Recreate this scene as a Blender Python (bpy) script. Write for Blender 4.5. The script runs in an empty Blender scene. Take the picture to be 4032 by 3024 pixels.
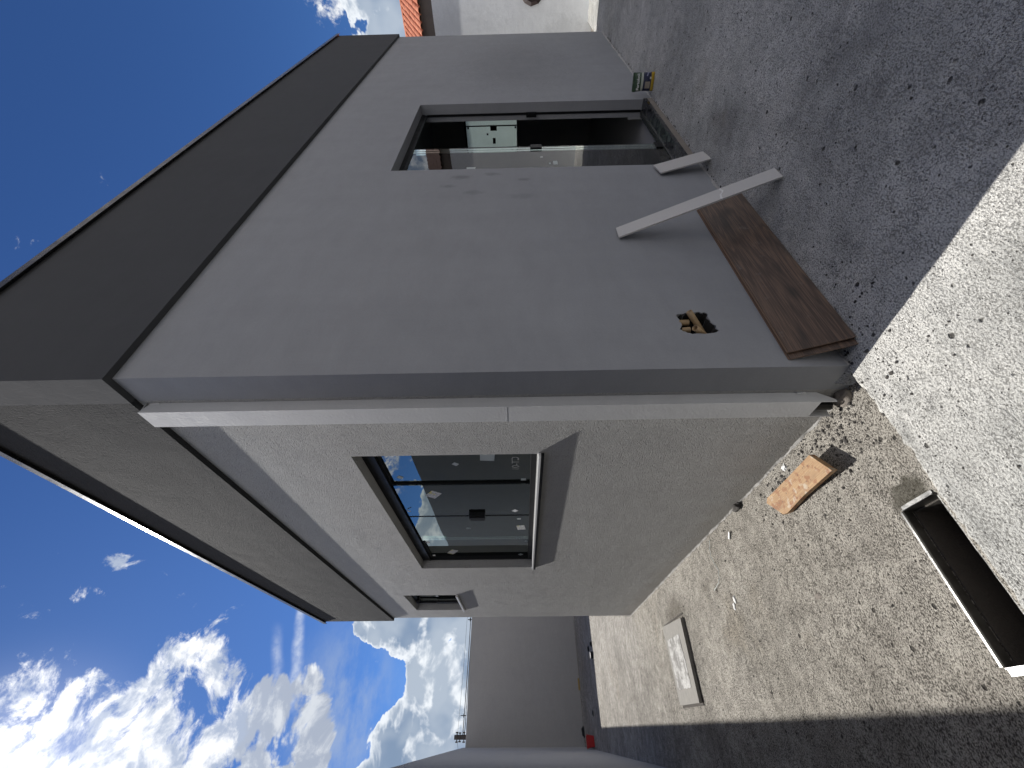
import bpy, bmesh, math, random
import numpy as np
from mathutils import Vector, Matrix, noise
random.seed(7)
rad = math.radians
SC = bpy.context.scene
COL = SC.collection

# ------------------------------------------------------------------ camera
cam_d = bpy.data.cameras.new('camera')
cam = bpy.data.objects.new('camera', cam_d); COL.objects.link(cam)
yaw, pitch, roll = rad(40.31734), rad(0.71649), rad(0.98182)
fwd = Vector((math.sin(yaw)*math.cos(pitch), math.cos(yaw)*math.cos(pitch), math.sin(pitch)))
r0 = Vector((math.cos(yaw), -math.sin(yaw), 0)); d0 = fwd.cross(r0)
rt = r0*math.cos(roll) + d0*math.sin(roll)
dn = -r0*math.sin(roll) + d0*math.cos(roll)
# the photograph is a portrait frame shown lying on its side: the picture's x axis points down in the world
M = Matrix(((dn.x, rt.x, -fwd.x), (dn.y, rt.y, -fwd.y), (dn.z, rt.z, -fwd.z))).to_4x4()
M.translation = Vector((-1.10948, -1.22939, 1.35))
cam.matrix_world = M
cam_d.sensor_fit = 'HORIZONTAL'; cam_d.sensor_width = 36.0
cam_d.lens = 36.0*1594.29/4032.0
cam_d.clip_start = 0.02; cam_d.clip_end = 2000
SC.camera = cam

# ------------------------------------------------------------------ light
SUN_EL, SUN_AZ = 43.5, -6.7          # azimuth measured from +Y towards +X
SKY_STRENGTH = 0.1
EXPOSURE = 0.48
s_dir = Vector((math.sin(rad(SUN_AZ))*math.cos(rad(SUN_EL)), math.cos(rad(SUN_AZ))*math.cos(rad(SUN_EL)), math.sin(rad(SUN_EL))))
sun_d = bpy.data.lights.new('sun', 'SUN'); sun_d.energy = 5.0; sun_d.angle = rad(0.53); sun_d.color = (1.0, 0.965, 0.915)
sun = bpy.data.objects.new('sun', sun_d); COL.objects.link(sun)
sun.rotation_euler = (-s_dir).to_track_quat('-Z', 'Y').to_euler()
SC.view_settings.view_transform = 'Standard'; SC.view_settings.look = 'None'
SC.view_settings.exposure = EXPOSURE; SC.view_settings.gamma = 1; SC.view_settings.use_curve_mapping = False

class NT:
    """small helper around a node tree"""
    def __init__(s, nt): s.t = nt; nt.nodes.clear()
    def n(s, kind, **kw):
        o = s.t.nodes.new(kind)
        for k, v in kw.items():
            if k.startswith('i_'):
                key = k[2:].replace('_', ' ')
                o.inputs[key].default_value = v
            else: setattr(o, k, v)
        return o
    def l(s, a, b): s.t.links.new(a, b)
    def put(s, sock, v):
        if isinstance(v, (int, float)): sock.default_value = v
        elif isinstance(v, (tuple, list)):
            sock.default_value = tuple(v) if len(v) == len(sock.default_value) else tuple(v)+(1,)
        else: s.l(v, sock)
    def m(s, op, a, b=0.0, c=0.0, clamp=False):
        o = s.n('ShaderNodeMath', operation=op, use_clamp=clamp)
        s.put(o.inputs[0], a); s.put(o.inputs[1], b); s.put(o.inputs[2], c)
        return o.outputs[0]
    def vm(s, op, a, b=(0, 0, 0), sc=None):
        o = s.n('ShaderNodeVectorMath', operation=op)
        s.put(o.inputs[0], a); s.put(o.inputs[1], b)
        if sc is not None: s.put(o.inputs['Scale'], sc)
        return o.outputs['Value'] if op in ('DOT_PRODUCT', 'LENGTH', 'DISTANCE') else o.outputs['Vector']
    def mr(s, v, a, b, c=0.0, d=1.0, smooth=True):
        o = s.n('ShaderNodeMapRange', interpolation_type='SMOOTHSTEP' if smooth else 'LINEAR')
        s.put(o.inputs['Value'], v)
        for k, x in (('From Min', a), ('From Max', b), ('To Min', c), ('To Max', d)): s.put(o.inputs[k], x)
        return o.outputs['Result']
    def mix(s, f, a, b, blend='MIX'):
        o = s.n('ShaderNodeMix', data_type='RGBA', blend_type=blend)
        s.put(o.inputs[0], f); s.put(o.inputs[6], a); s.put(o.inputs[7], b)
        return o.outputs[2]
    def noise(s, vec, scale, detail=4, rough=0.5, dist=0.0, kind='FBM', lac=2.0):
        o = s.n('ShaderNodeTexNoise'); o.noise_type = kind; o.normalize = True if kind == 'FBM' else o.normalize
        s.put(o.inputs['Vector'], vec)
        for k, x in (('Scale', scale), ('Detail', detail), ('Roughness', rough), ('Distortion', dist), ('Lacunarity', lac)): o.inputs[k].default_value = x
        return o.outputs['Fac']
    def nc(s, vec, scale):
        o = s.n('ShaderNodeTexNoise'); s.put(o.inputs['Vector'], vec); o.inputs['Scale'].default_value = scale
        return s.vm('SUBTRACT', o.outputs['Color'], (0.5, 0.5, 0.5))
    def vor(s, vec, scale, feature='F1', detail=0, out='Distance', rnd=1.0, rough=0.5):
        o = s.n('ShaderNodeTexVoronoi', feature=feature)
        s.put(o.inputs['Vector'], vec); o.inputs['Scale'].default_value = scale; o.inputs['Randomness'].default_value = rnd
        if 'Detail' in o.inputs: o.inputs['Detail'].default_value = detail; o.inputs['Roughness'].default_value = rough
        return o.outputs[out]
    def ramp(s, v, stops):
        o = s.n('ShaderNodeValToRGB'); e = o.color_ramp.elements
        while len(e) < len(stops): e.new(0.5)
        for i, (p, c) in enumerate(stops): e[i].position = p; e[i].color = tuple(c)+(1,)
        s.put(o.inputs[0], v); return o.outputs[0]

# ---- sky
W = bpy.data.worlds.new('World'); SC.world = W; W.use_nodes = True
T = NT(W.node_tree)
out = T.n('ShaderNodeOutputWorld')
sky = T.n('ShaderNodeTexSky', sky_type='NISHITA', sun_disc=False)
sky.sun_elevation = rad(SUN_EL); sky.sun_rotation = rad(SUN_AZ)
sky.altitude = 800; sky.air_density = 1.0; sky.dust_density = 0.25; sky.ozone_density = 2.5
geo = T.n('ShaderNodeTexCoord')
D = T.vm('NORMALIZE', geo.outputs['Generated'])
sep = T.n('ShaderNodeSeparateXYZ'); T.l(D, sep.inputs[0])
X, Y, Z = sep.outputs
az = T.m('MULTIPLY', T.m('ARCTAN2', X, Y), 57.29578)
el = T.m('MULTIPLY', T.m('ARCSINE', Z), 57.29578)
def ell(caz, cel, raz, rel, soft=0.6):
    a = T.m('DIVIDE', T.m('SUBTRACT', az, caz), raz); b = T.m('DIVIDE', T.m('SUBTRACT', el, cel), rel)
    r = T.m('SQRT', T.m('ADD', T.m('MULTIPLY', a, a), T.m('MULTIPLY', b, b)))
    return T.mr(r, 1.0+soft, 1.0-soft, 0, 1)
def mx(*v):
    o = v[0]
    for w in v[1:]: o = T.m('MAXIMUM', o, w)
    return o
Dl = T.vm('MULTIPLY', D, (1.0, 1.0, 1.35))
wob = T.noise(D, 5.0, 2, 0.5)
# broken bright cloud near the sun
reg_sun = mx(ell(-9, 46, 16.5, 12, 0.25), ell(-4, 33.5, 14.5, 6.5, 0.28))
reg_mid = mx(ell(-5.5, 23.5, 11.5, 4.6, 0.22), ell(1.0, 26.5, 5.0, 2.6, 0.3))
# bank of cumulus low round the sky
lowtop = T.m('ADD', 15.6, T.m('MULTIPLY', T.m('SUBTRACT', wob, 0.5), 12.0))
bump = T.m('MULTIPLY', ell(10.5, 14, 4.5, 12, 0.6), 4.6)
dip = T.m('MULTIPLY', ell(5.0, 14, 2.8, 14, 0.7), -2.6)
up2 = T.m('MULTIPLY', ell(-3.5, 14, 5.0, 14, 0.7), 2.4)
lowtop = T.m('ADD', T.m('ADD', lowtop, bump), T.m('ADD', dip, up2))
reg_low = T.mr(T.m('SUBTRACT', lowtop, el), -2.6, 3.2, -0.25, 1.35)
wisps = mx(ell(11.5, 47.2, 2.0, 1.6, 0.7), ell(13.2, 44.0, 1.9, 1.7, 0.7), ell(17.2, 42.8, 1.5, 2.1, 0.7), ell(14.5, 50, 1.2, 1.2, .7), ell(7.6, 31.5, 3.2, 3.2, .6), ell(83.5, 17.8, 2.2, 2.4, .7))
wisps = T.m('MULTIPLY', wisps, 0.66)
# unseen cloud outside the view, added as neutral fill light
away = T.m('ABSOLUTE', T.m('SUBTRACT', az, 38.0))
fill_cloud = T.m('MULTIPLY', T.m('MULTIPLY', T.mr(away, 60, 72), T.mr(el, 66, 42, .35, 1)), T.mr(T.noise(D, 2.6, 3, .5), .36, .54, 0.25, 0.95))
warp = T.n('ShaderNodeTexNoise'); warp.inputs['Scale'].default_value = 7; warp.inputs['Detail'].default_value = 2; T.l(D, warp.inputs['Vector'])
wv = T.vm('SCALE', T.vm('SUBTRACT', warp.outputs['Color'], (0.5, 0.5, 0.5)), sc=0.09)
Dw = T.vm('ADD', Dl, wv)
fine = T.noise(Dw, 13, 9, 0.66, 0.25)                        # torn, feathery
puff = T.m('SUBTRACT', 1.0, T.vor(Dw, 15, 'F1', 3, rough=0.6))   # billows
puffb = T.noise(Dw, 8, 8, 0.60)
n_hi = T.m('SUBTRACT', fine, 0.5)
n_lo = T.m('ADD', T.m('MULTIPLY', T.m('SUBTRACT', puff, 0.52), 0.75), T.m('MULTIPLY', T.m('SUBTRACT', puffb, 0.5), 1.0))
d_hi = T.m('ADD', mx(reg_sun, wisps, fill_cloud), T.m('MULTIPLY', n_hi, 3.2))
d_mid = T.m('ADD', T.m('SUBTRACT', T.m('MULTIPLY', reg_mid, 2.3), 0.05), T.m('ADD', T.m('MULTIPLY', n_lo, 1.9), T.m('MULTIPLY', n_hi, 2.4)))
d_low = T.m('ADD', reg_low, T.m('MULTIPLY', n_lo, 1.0))
d_low = T.m('ADD', d_low, 0.12)
a_hi = T.mr(d_hi, 0.58, 0.98)
a_mid = T.mr(d_mid, 0.40, 0.95)
a_low = T.mr(d_low, 0.50, 0.60)
sdot = T.vm('DOT_PRODUCT', D, tuple(s_dir))
near = T.mr(sdot, math.cos(rad(24)), math.cos(rad(2)), 0, 1)
glare = T.m('POWER', T.mr(sdot, math.cos(rad(15)), 1.0, 0, 1, smooth=False), 5.0)
# billow shading, brighter rims, blue-grey bodies
sh = T.noise(T.vm('ADD', Dw, (0.012, -0.008, -0.014)), 20, 6, 0.62)
pf = T.m('ADD', T.m('MULTIPLY', sh, 1.0), T.m('MULTIPLY', T.m('SUBTRACT', puff, 0.6), 0.9))
wob2 = T.noise(D, 9.0, 3, 0.55)
rim_lo = T.mr(T.m('ADD', d_low, T.m('MULTIPLY', T.m('SUBTRACT', sh, .5), -1.3)), 0.52, 0.95, 1, 0)
edge2 = T.mr(pf, 0.46, 0.62)
patch = T.mr(T.noise(D, 8.5, 3, 0.5), 0.47, 0.57)
lit_low = T.m('ADD', T.m('MULTIPLY', rim_lo, 0.85), T.m('MULTIPLY', T.m('MULTIPLY', edge2, patch), 0.9), clamp=True)
body = T.mix(T.mr(wob2, .38, .62), (0.17, 0.235, 0.34), (0.33, 0.385, 0.46))
c_low = T.mix(lit_low, body, (0.72, 0.75, 0.78))
rim_mid = T.mr(T.m('ADD', d_mid, T.m('ADD', T.m('MULTIPLY', T.m('SUBTRACT', pf, .55), -2.2), T.m('MULTIPLY', T.m('SUBTRACT', wob2, .5), -3.0))), 0.6, 2.6, 1, 0)
rim_mid = T.m('ADD', T.m('MULTIPLY', rim_mid, .75), T.m('MULTIPLY', T.mr(sh, .42, .62), .45), clamp=True)
c_mid = T.mix(rim_mid, (0.30, 0.34, 0.42), (0.76, 0.78, 0.79))
c_hi = T.mix(T.mr(sh, 0.40, 0.62), (0.30, 0.35, 0.45), (0.74, 0.745, 0.755))
# contrails
def strip(az0, el0, az1, el1, w, strength):
    k = (el1-el0)/(az1-az0)
    line = T.m('ADD', T.m('MULTIPLY', T.m('SUBTRACT', az, az0), k), el0)
    line = T.m('ADD', line, T.m('MULTIPLY', T.m('SUBTRACT', T.noise(D, 20, 2), 0.5), 0.9))
    dd = T.m('ABSOLUTE', T.m('SUBTRACT', el, line))
    a = T.mr(dd, w, 0.0)
    tex = T.mr(T.noise(D, 60, 5, 0.65), 0.30, 0.72)
    a = T.m('MULTIPLY', a, T.m('ADD', 0.45, T.m('MULTIPLY', tex, 0.7)))
    a = T.m('MULTIPLY', a, T.mr(az, az0-1.5, az0)); a = T.m('MULTIPLY', a, T.mr(az, az1+3.5, az1))
    return T.m('MULTIPLY', a, strength)
a_con = mx(strip(2.5, 24.4, 11.0, 25.5, 0.75, 0.62), strip(2.0, 25.8, 7.0, 27.0, 0.8, 0.38))
veil = T.m('MULTIPLY', T.m('MULTIPLY', ell(1.0, 19.5, 7, 4.5, 0.8), T.mr(T.noise(T.vm('MULTIPLY', D, (1, 1, 2.2)), 9, 5, 0.6), 0.36, 0.66)), 0.55)
hazeb = T.m('MULTIPLY', T.mr(el, 14, 0), 0.45)
skyc = T.vm('SCALE', T.mix(1.0, sky.outputs[0], (0.265, 0.425, 0.675), 'MULTIPLY'), sc=SKY_STRENGTH)
skyc = T.vm('SCALE', skyc, sc=1.0)
c = T.mix(hazeb, skyc, (0.30, 0.42, 0.58))
c = T.mix(veil, c, (0.33, 0.39, 0.48))
c = T.mix(a_con, c, (0.55, 0.60, 0.68))
c = T.mix(a_mid, c, c_mid)
c = T.mix(a_hi, c, T.mix(T.mr(away, 60, 75), c_hi, T.vm('MULTIPLY', c_hi, (1.95, 1.70, 1.42))))  # out-of-view cloud brightened and warmed to fill the shade
c = T.mix(a_low, c, c_low)
cloudcov = mx(a_mid, a_hi)
boost = T.m('ADD', 1.0, T.m('MULTIPLY', T.m('MULTIPLY', near, cloudcov), 0.16))
c = T.vm('SCALE', c, sc=boost)
c = T.vm('ADD', c, T.vm('SCALE', (1.0, 0.97, 0.98), sc=T.m('MULTIPLY', glare, 0.35)))
bg = T.n('ShaderNodeBackground'); bg.inputs['Strength'].default_value = 1.0
T.l(c, bg.inputs['Color']); T.l(bg.outputs[0], out.inputs['Surface'])
W.cycles.sampling_method = 'MANUAL'; W.cycles.sample_map_resolution = 512
SC.cycles.max_bounces = 8; SC.cycles.transparent_max_bounces = 12

# ------------------------------------------------------------------ materials
MATS = {}
def mat(name):
    m = bpy.data.materials.new(name); m.use_nodes = True; MATS[name] = m
    return m, NT(m.node_tree)
def finish(t, color, rough=0.7, bump=None, metal=0.0, spec=0.5, bdist=0.002, bstr=1.0, extra=None):
    o = t.n('ShaderNodeOutputMaterial'); b = t.n('ShaderNodeBsdfPrincipled')
    t.put(b.inputs['Base Color'], color); t.put(b.inputs['Roughness'], rough); b.inputs['Metallic'].default_value = metal
    b.inputs['Specular IOR Level'].default_value = spec
    if bump is not None:
        bn = t.n('ShaderNodeBump'); bn.inputs['Distance'].default_value = bdist; bn.inputs['Strength'].default_value = bstr
        t.l(bump, bn.inputs['Height']); t.l(bn.outputs[0], b.inputs['Normal'])
    if extra: extra(b)
    t.l(b.outputs[0], o.inputs['Surface'])
def oc(t): return t.n('ShaderNodeTexCoord').outputs['Object']
def plain(name, col, rough=0.6, metal=0.0, var=0.12, scale=14, bump=0.0006, spec=0.5):
    m, t = mat(name); p = oc(t)
    n = t.noise(p, scale, 5, 0.6)
    f = t.m('ADD', 1.0-var, t.m('MULTIPLY', n, 2*var))
    c = t.vm('SCALE', tuple(col), sc=f)
    finish(t, c, t.mr(n, 0.2, 0.8, max(rough-.08, 0), min(rough+.08, 1)), t.noise(p, scale*9, 4, 0.6), metal, spec, bdist=bump)
    return m

def stucco(name, col, worm=0.004, smooth=False, stains=None, mott=0.10, dust=None):
    m, t = mat(name); p = oc(t)
    big = t.noise(p, 0.9, 4, 0.6); mid = t.noise(p, 5, 5, 0.62); fin = t.noise(p, 90, 3, 0.6)
    streak = t.noise(t.vm('MULTIPLY', p, (6, 6, 0.7)), 1.0, 4, 0.6); trowel = t.noise(t.vm('ADD', t.vm('MULTIPLY', p, (2.2, 2.2, 7)), t.vm('SCALE', t.nc(p, 2.0), sc=1.5)), 1.6, 6, 0.66)
    f = t.m('ADD', 1.0-mott*1.6, t.m('MULTIPLY', big, mott*1.3))
    f = t.m('ADD', f, t.m('MULTIPLY', mid, mott*1.1)); f = t.m('ADD', f, t.m('MULTIPLY', t.m('SUBTRACT', trowel, .5), mott*1.4)); f = t.m('ADD', f, t.m('MULTIPLY', fin, mott*.8)); f = t.m('ADD', f, t.m('MULTIPLY', t.m('SUBTRACT', streak, .5), mott*.8))
    c = t.vm('SCALE', tuple(col), sc=f)
    if stains:
        for (pos, r, k, sq) in stains:
            v = t.vm('MULTIPLY', t.vm('SUBTRACT', p, pos), sq)
            v = t.vm('ADD', v, t.vm('SCALE', t.nc(p, 30.0), sc=r*.9))
            a = t.mr(t.vm('LENGTH', v), r, r*.2, 0, k)
            c = t.mix(a, c, t.vm('SCALE', c, sc=0.55))
    if dust:  # cement splash along the foot
        sx = t.n('ShaderNodeSeparateXYZ'); t.l(p, sx.inputs[0])
        a = t.mr(t.m('ADD', sx.outputs[2], t.m('MULTIPLY', t.m('SUBTRACT', mid, .5), 0.30)), 0.14, -0.06, 0, 0.55)
        c = t.mix(a, c, dust)
    if smooth:
        b = t.m('ADD', t.m('MULTIPLY', fin, 0.5), t.m('MULTIPLY', t.noise(p, 260, 2, 0.6), 0.35))
        b = t.m('ADD', b, t.m('MULTIPLY', t.noise(p, 7, 3, .5), 1.2))
        finish(t, c, 0.9, b, bdist=worm, spec=0.15)
    else:
        # wormy acrylic texture: ridges of a stretched noise
        pw = t.vm('ADD', p, t.vm('SCALE', t.nc(p, 25.0), sc=0.03))
        a = t.noise(pw, 70, 4, 0.55); rid = t.m('SUBTRACT', 1.0, t.m('ABSOLUTE', t.m('MULTIPLY', t.m('SUBTRACT', a, .5), 4.0)), clamp=True)
        b = t.m('ADD', t.m('MULTIPLY', rid, 0.7), t.m('MULTIPLY', t.noise(p, 140, 3, .6), 0.8))
        b = t.m('ADD', b, t.m('MULTIPLY', t.noise(p, 5, 3, .5), 2.2)); b = t.m('ADD', b, t.m('MULTIPLY', t.noise(t.vm('MULTIPLY', p, (1, .5, 1.6)), 1.6, 2, .5), 3.5))
        c2 = t.mix(t.m('MULTIPLY', rid, 0.30), t.vm('SCALE', c, sc=.93), t.vm('SCALE', c, sc=1.5))
        finish(t, c2, 0.95, b, bdist=worm, spec=0.08)
    return m
GREY = (0.270, 0.276, 0.289)
st = [((1.86, 0, 1.72), .05, .6, (1, 1, .5)), ((1.72, 0, 1.80), .035, .5, (1, 1, .5)), ((1.9, 0, 1.5), .04, .5, (1, 1, .5)), ((1.62, 0, 1.62), .05, .4, (1, 1, .5)), ((1.80, 0, 1.28), .03, .5, (1, 1, .5)), ((1.55, 0, 1.30), .06, .3, (1, 1, .5)),
      ((5.0, 0, 1.3), .9, .35, (.6, 1, 1)), ((2.6, 0, .1), .3, .3, (1, 1, 1))]
M_front = stucco('front_wall_paint', GREY, 0.0020, True, st, 0.14)
M_side = stucco('side_wall_texture', (0.335, 0.334, 0.329), 0.0065, False, None, 0.10, dust=(0.30, 0.285, 0.26))
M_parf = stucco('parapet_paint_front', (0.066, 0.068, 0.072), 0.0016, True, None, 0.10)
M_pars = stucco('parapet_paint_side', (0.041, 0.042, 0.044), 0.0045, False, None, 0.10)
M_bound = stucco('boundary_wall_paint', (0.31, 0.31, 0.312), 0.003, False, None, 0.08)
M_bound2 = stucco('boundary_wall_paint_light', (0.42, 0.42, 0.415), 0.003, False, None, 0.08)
M_inner = plain('interior_paint', (0.30, 0.305, 0.315), 0.8, var=.05)
M_white = stucco('neighbour_wall_paint', (0.78, 0.80, 0.81), 0.004, True, [((8.4, .1, 2.2), .4, .25, (1, 1, .4)), ((8.4, .3, .4), .5, .3, (1, 1, 1))], 0.12)
M_dsp = plain('downspout_paint', (0.47, 0.475, 0.48), 0.75, var=.10, scale=9, bump=0.0012, spec=.15)
M_black = plain('black_aluminium', (0.008, 0.0085, 0.0095), 0.42, var=.2, spec=.2)
M_cap = plain('cap_flashing_metal', (0.035, 0.036, 0.038), 0.30, metal=0.6, var=.2)
M_alu = plain('aluminium', (0.24, 0.24, 0.235), 0.36, metal=1.0, var=.35, scale=26)
M_sill = plain('sill_stone', (0.60, 0.60, 0.60), 0.35, var=.08)
M_dark = plain('dark_void', (0.012, 0.012, 0.013), 0.9)
M_cavity = plain('hole_shade_dark', (0.02, 0.018, 0.016), 0.95, var=.4, scale=60, bump=.004)  # near-black colour stands in for the shade inside the wall hole
M_pvc = plain('conduit_plastic', (0.36, 0.25, 0.135), 0.5, var=.35, scale=50)
M_stick = plain('sticker_paper', (0.42, 0.46, 0.45), 0.6, var=.08)
M_stickw = plain('white_sticker', (0.75, 0.76, 0.75), 0.6, var=.05)
M_pencil = plain('grease_pencil', (0.16, 0.17, 0.17), 0.8)
M_strip = plain('white_trim_strip', (0.49, 0.475, 0.455), 0.5, var=.07, scale=12)
M_plaster = plain('white_plaster', (0.72, 0.72, 0.70), 0.85, var=.15, scale=60, bump=.003)
M_red = plain('red_plastic', (0.36, 0.012, 0.016), 0.45, var=.15)
M_cloth = plain('black_cloth', (0.012, 0.014, 0.016), 0.9, var=.3, bump=.004)
M_yel = plain('yellow_wood', (0.30, 0.20, 0.05), 0.6)
M_pole = plain('pole_concrete', (0.06, 0.055, 0.055), 0.8)
M_wire = plain('cable_black', (0.012, 0.013, 0.016), 0.6)
M_brown = plain('dark_brown_wood', (0.018, 0.007, 0.006), 0.6, var=.3)
M_fascia = plain('eave_board', (0.15, 0.125, 0.11), 0.8, var=.35, scale=8)
M_soil = plain('site_soil', (0.16, 0.13, 0.10), 0.9, var=.3, scale=2, bump=.01)
M_peb = plain('dark_pebbles', (0.055, 0.05, 0.045), 0.9, var=.5, scale=60, bump=.003)
M_mortar = plain('dried_mortar', (0.26, 0.23, 0.20), 0.95, var=.35, scale=70, bump=.006)

def tile_mat():
    m, t = mat('roof_tile_clay'); p = oc(t)
    oi = t.n('ShaderNodeObjectInfo')
    n = t.noise(p, 20, 5, .65)
    c = t.mix(oi.outputs['Random'], (0.40, 0.13, 0.065), (0.52, 0.19, 0.10))
    c = t.mix(t.mr(n, .52, .72, 0, .65), c, (0.16, 0.09, 0.065))
    finish(t, c, 0.85, n, bdist=.003)
    return m
M_tile = tile_mat()

def concrete(name, c1, c2, dark, seed, stain=0.5, extra=None, grit_s=1.0, rough_b=.006, gk=1.0, lk=.45, ms=1.0, an=1.0):
    m, t = mat(name); p = t.vm('ADD', oc(t), (seed, seed*.7, 0))
    pw = t.vm('ADD', p, t.vm('SCALE', t.nc(p, 9.0), sc=.05)); pf_ = t.vm('ADD', p, t.vm('SCALE', t.nc(p, 60.0), sc=0.012))
    big = t.noise(p, 0.9, 6, 0.66, 0.4); mid = t.noise(pw, 3.6, 8, 0.70); blot = t.noise(pw, 1.7, 7, 0.68)
    pa = t.vm('MULTIPLY', p, (1, an, 1)); grit = t.noise(pa, 120*grit_s, 3, 0.65); grit2 = t.noise(pa, 290*grit_s, 2, 0.7); clus = t.noise(p, 11, 5, 0.7)
    drag = t.noise(t.vm('MULTIPLY', pw, (2.5, 14, 1)), 3.0, 7, 0.72)
    c = t.mix(t.mr(big, .38, .62), c1, c2)
    c = t.mix(t.mr(blot, .50, .66, 0, stain), c, t.vm('SCALE', c, sc=0.50))
    c = t.mix(t.mr(mid, .52, .68, 0, .55*ms), c, t.vm('SCALE', c, sc=0.60))
    c = t.mix(t.mr(mid, .44, .30, 0, .45), c, t.vm('SCALE', c, sc=1.30))
    c = t.mix(t.mr(drag, .54, .66, 0, .50*ms), c, t.vm('SCALE', c, sc=0.55))
    c = t.mix(t.mr(t.noise(p, 1.3, 4, .6), .58, .74, 0, .35), c, (0.36, 0.29, 0.19))
    th = t.m('SUBTRACT', 0.495, t.m('MULTIPLY', t.m('SUBTRACT', clus, .5), .20))
    g = t.mr(t.m('SUBTRACT', th, grit), .0, .07); c = t.mix(t.m('MULTIPLY', g, .66*gk), c, dark)
    g2 = t.mr(t.m('SUBTRACT', th, grit2), .0, .07); c = t.mix(t.m('MULTIPLY', g2, .60*gk), c, dark)
    lite = t.mr(grit, .54, .64); c = t.mix(t.m('MULTIPLY', lite, lk), c, t.vm('SCALE', c, sc=1.35))
    v1 = t.vor(pf_, 40); r1 = t.vor(pf_, 40, out='Color')
    pore = t.m('MULTIPLY', t.mr(v1, .22, .12), t.mr(r1, .62, .68)); pore = t.m('MULTIPLY', pore, t.mr(clus, .46, .54))
    pore2 = t.m('MULTIPLY', t.mr(t.vor(pf_, 15), .17, .10), t.mr(t.noise(p, 5, 3), .54, .58))
    v3 = t.m('MULTIPLY', t.mr(t.vor(pf_, 95), .26, .14), t.mr(t.noise(p, 17, 3), .50, .56))
    po = t.m('MAXIMUM', t.m('MAXIMUM', pore, pore2), t.m('MULTIPLY', v3, .8))
    c = t.mix(t.m('MULTIPLY', po, .85), c, (0.035, 0.032, 0.028))
    h = t.m('ADD', t.m('MULTIPLY', grit, 1.0), t.m('MULTIPLY', grit2, .5)); h = t.m('SUBTRACT', h, t.m('MULTIPLY', drag, 1.2)); h = t.m('SUBTRACT', h, t.m('MULTIPLY', po, 1.5))
    h = t.m('SUBTRACT', h, t.m('MULTIPLY', mid, 2.2))
    if extra: c = extra(t, oc(t), c)
    finish(t, c, 0.92, h, bdist=rough_b, spec=.2)
    return m
def pit_damp(t, p, c):
    # damp, mossy concrete round the drain corner and round the inspection cover
    w = t.vm('SCALE', t.nc(p, 18.0), sc=.09)
    q = t.vm('ADD', p, w)
    a = t.mr(t.vm('LENGTH', t.vm('MULTIPLY', t.vm('SUBTRACT', q, (-0.465, 0.20, -0.085)), (1.0, .62, .2))), .075, .035, 0, .8)
    b = t.mr(t.vm('LENGTH', t.vm('MULTIPLY', t.vm('SUBTRACT', q, (-0.66, 3.08, -0.085)), (.8, .95, .2))), .52, .28, 0, .35)
    e = t.mr(t.vm('LENGTH', t.vm('MULTIPLY', t.vm('SUBTRACT', q, (-0.33, 3.05, -0.085)), (1.3, .7, .2))), .28, .06, 0, .6)
    c = t.mix(a, c, (.06, .055, .04)); c = t.mix(b, c, t.vm('SCALE', c, sc=.5)); c = t.mix(e, c, (.10, .085, .065))
    return c
M_slab = concrete('slab_concrete', (0.70, 0.69, 0.65), (0.50, 0.50, 0.475), (0.14, 0.138, 0.128), 3.1, .55, lk=.30, ms=.8, an=1.3)
M_low = concrete('yard_concrete', (0.60, 0.565, 0.50), (0.47, 0.44, 0.385), (0.040, 0.034, 0.028), 11.7, .32, extra=pit_damp, rough_b=.010, gk=1.3, ms=.55, an=1.7, grit_s=1.05)
M_cover = plain('cover_concrete', (0.23, 0.22, 0.20), 0.9, var=.35, scale=22, bump=.004)
m, t = mat('cover_whitewash'); p = oc(t); M_patch = m
n_ = t.noise(t.vm('ADD', p, t.vm('SCALE', t.nc(p, 12.0), sc=.12)), 7, 7, .7)
c = t.mix(t.mr(n_, .44, .60), (.46, .455, .44), (.20, .195, .185)); c = t.mix(t.mr(t.noise(p, 60, 3, .6), .46, .62, 0, .35), c, (.14, .13, .12))
finish(t, c, .95, t.noise(p, 50, 4, .6), bdist=.006)

def wood(name, a, b, cdark, scale=1.0, rough=.45, knots=True, stains=None):
    m, t = mat(name); p = oc(t)
    q = t.vm('MULTIPLY', p, (0.75*scale, 12*scale, 12*scale))
    w = t.noise(q, 1.3, 3, .55, .8)
    ring = t.m('FRACT', t.m('MULTIPLY', w, 9.0)); ring = t.m('ABSOLUTE', t.m('SUBTRACT', ring, .5))
    fib = t.noise(t.vm('MULTIPLY', p, (6, 260, 260)), 1.0, 4, .7)
    c = t.mix(t.mr(ring, .05, .5), a, b)
    c = t.mix(t.mr(fib, .40, .62, .0, .55), c, cdark)
    c = t.mix(t.mr(t.noise(t.vm('MULTIPLY', p, (2.2, 9, 9)), 1, 3, .6), .50, .66, 0, .6), c, cdark)
    if knots:
        for kx, ky in ((1.10, .12), (.33, .09)):
            v = t.vm('MULTIPLY', t.vm('SUBTRACT', p, (kx, ky, 0)), (1, 2.0, .2))
            c = t.mix(t.mr(t.vm('LENGTH', v), .075, .01, 0, .7), c, cdark)
    if stains: c = stains(t, p, c)
    c = t.mix(t.mr(t.noise(p, 14, 5, .7), .58, .8, 0, .35), c, (.30, .28, .26))      # dust
    finish(t, c, rough, fib, bdist=.0008)
    return m
M_lam = wood('laminate_walnut', (0.150, 0.092, 0.060), (0.072, 0.044, 0.030), (0.022, 0.016, 0.013), 1.0, .5)
M_lamedge = plain('laminate_edge', (0.16, 0.10, 0.065), 0.8, var=.2)
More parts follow.
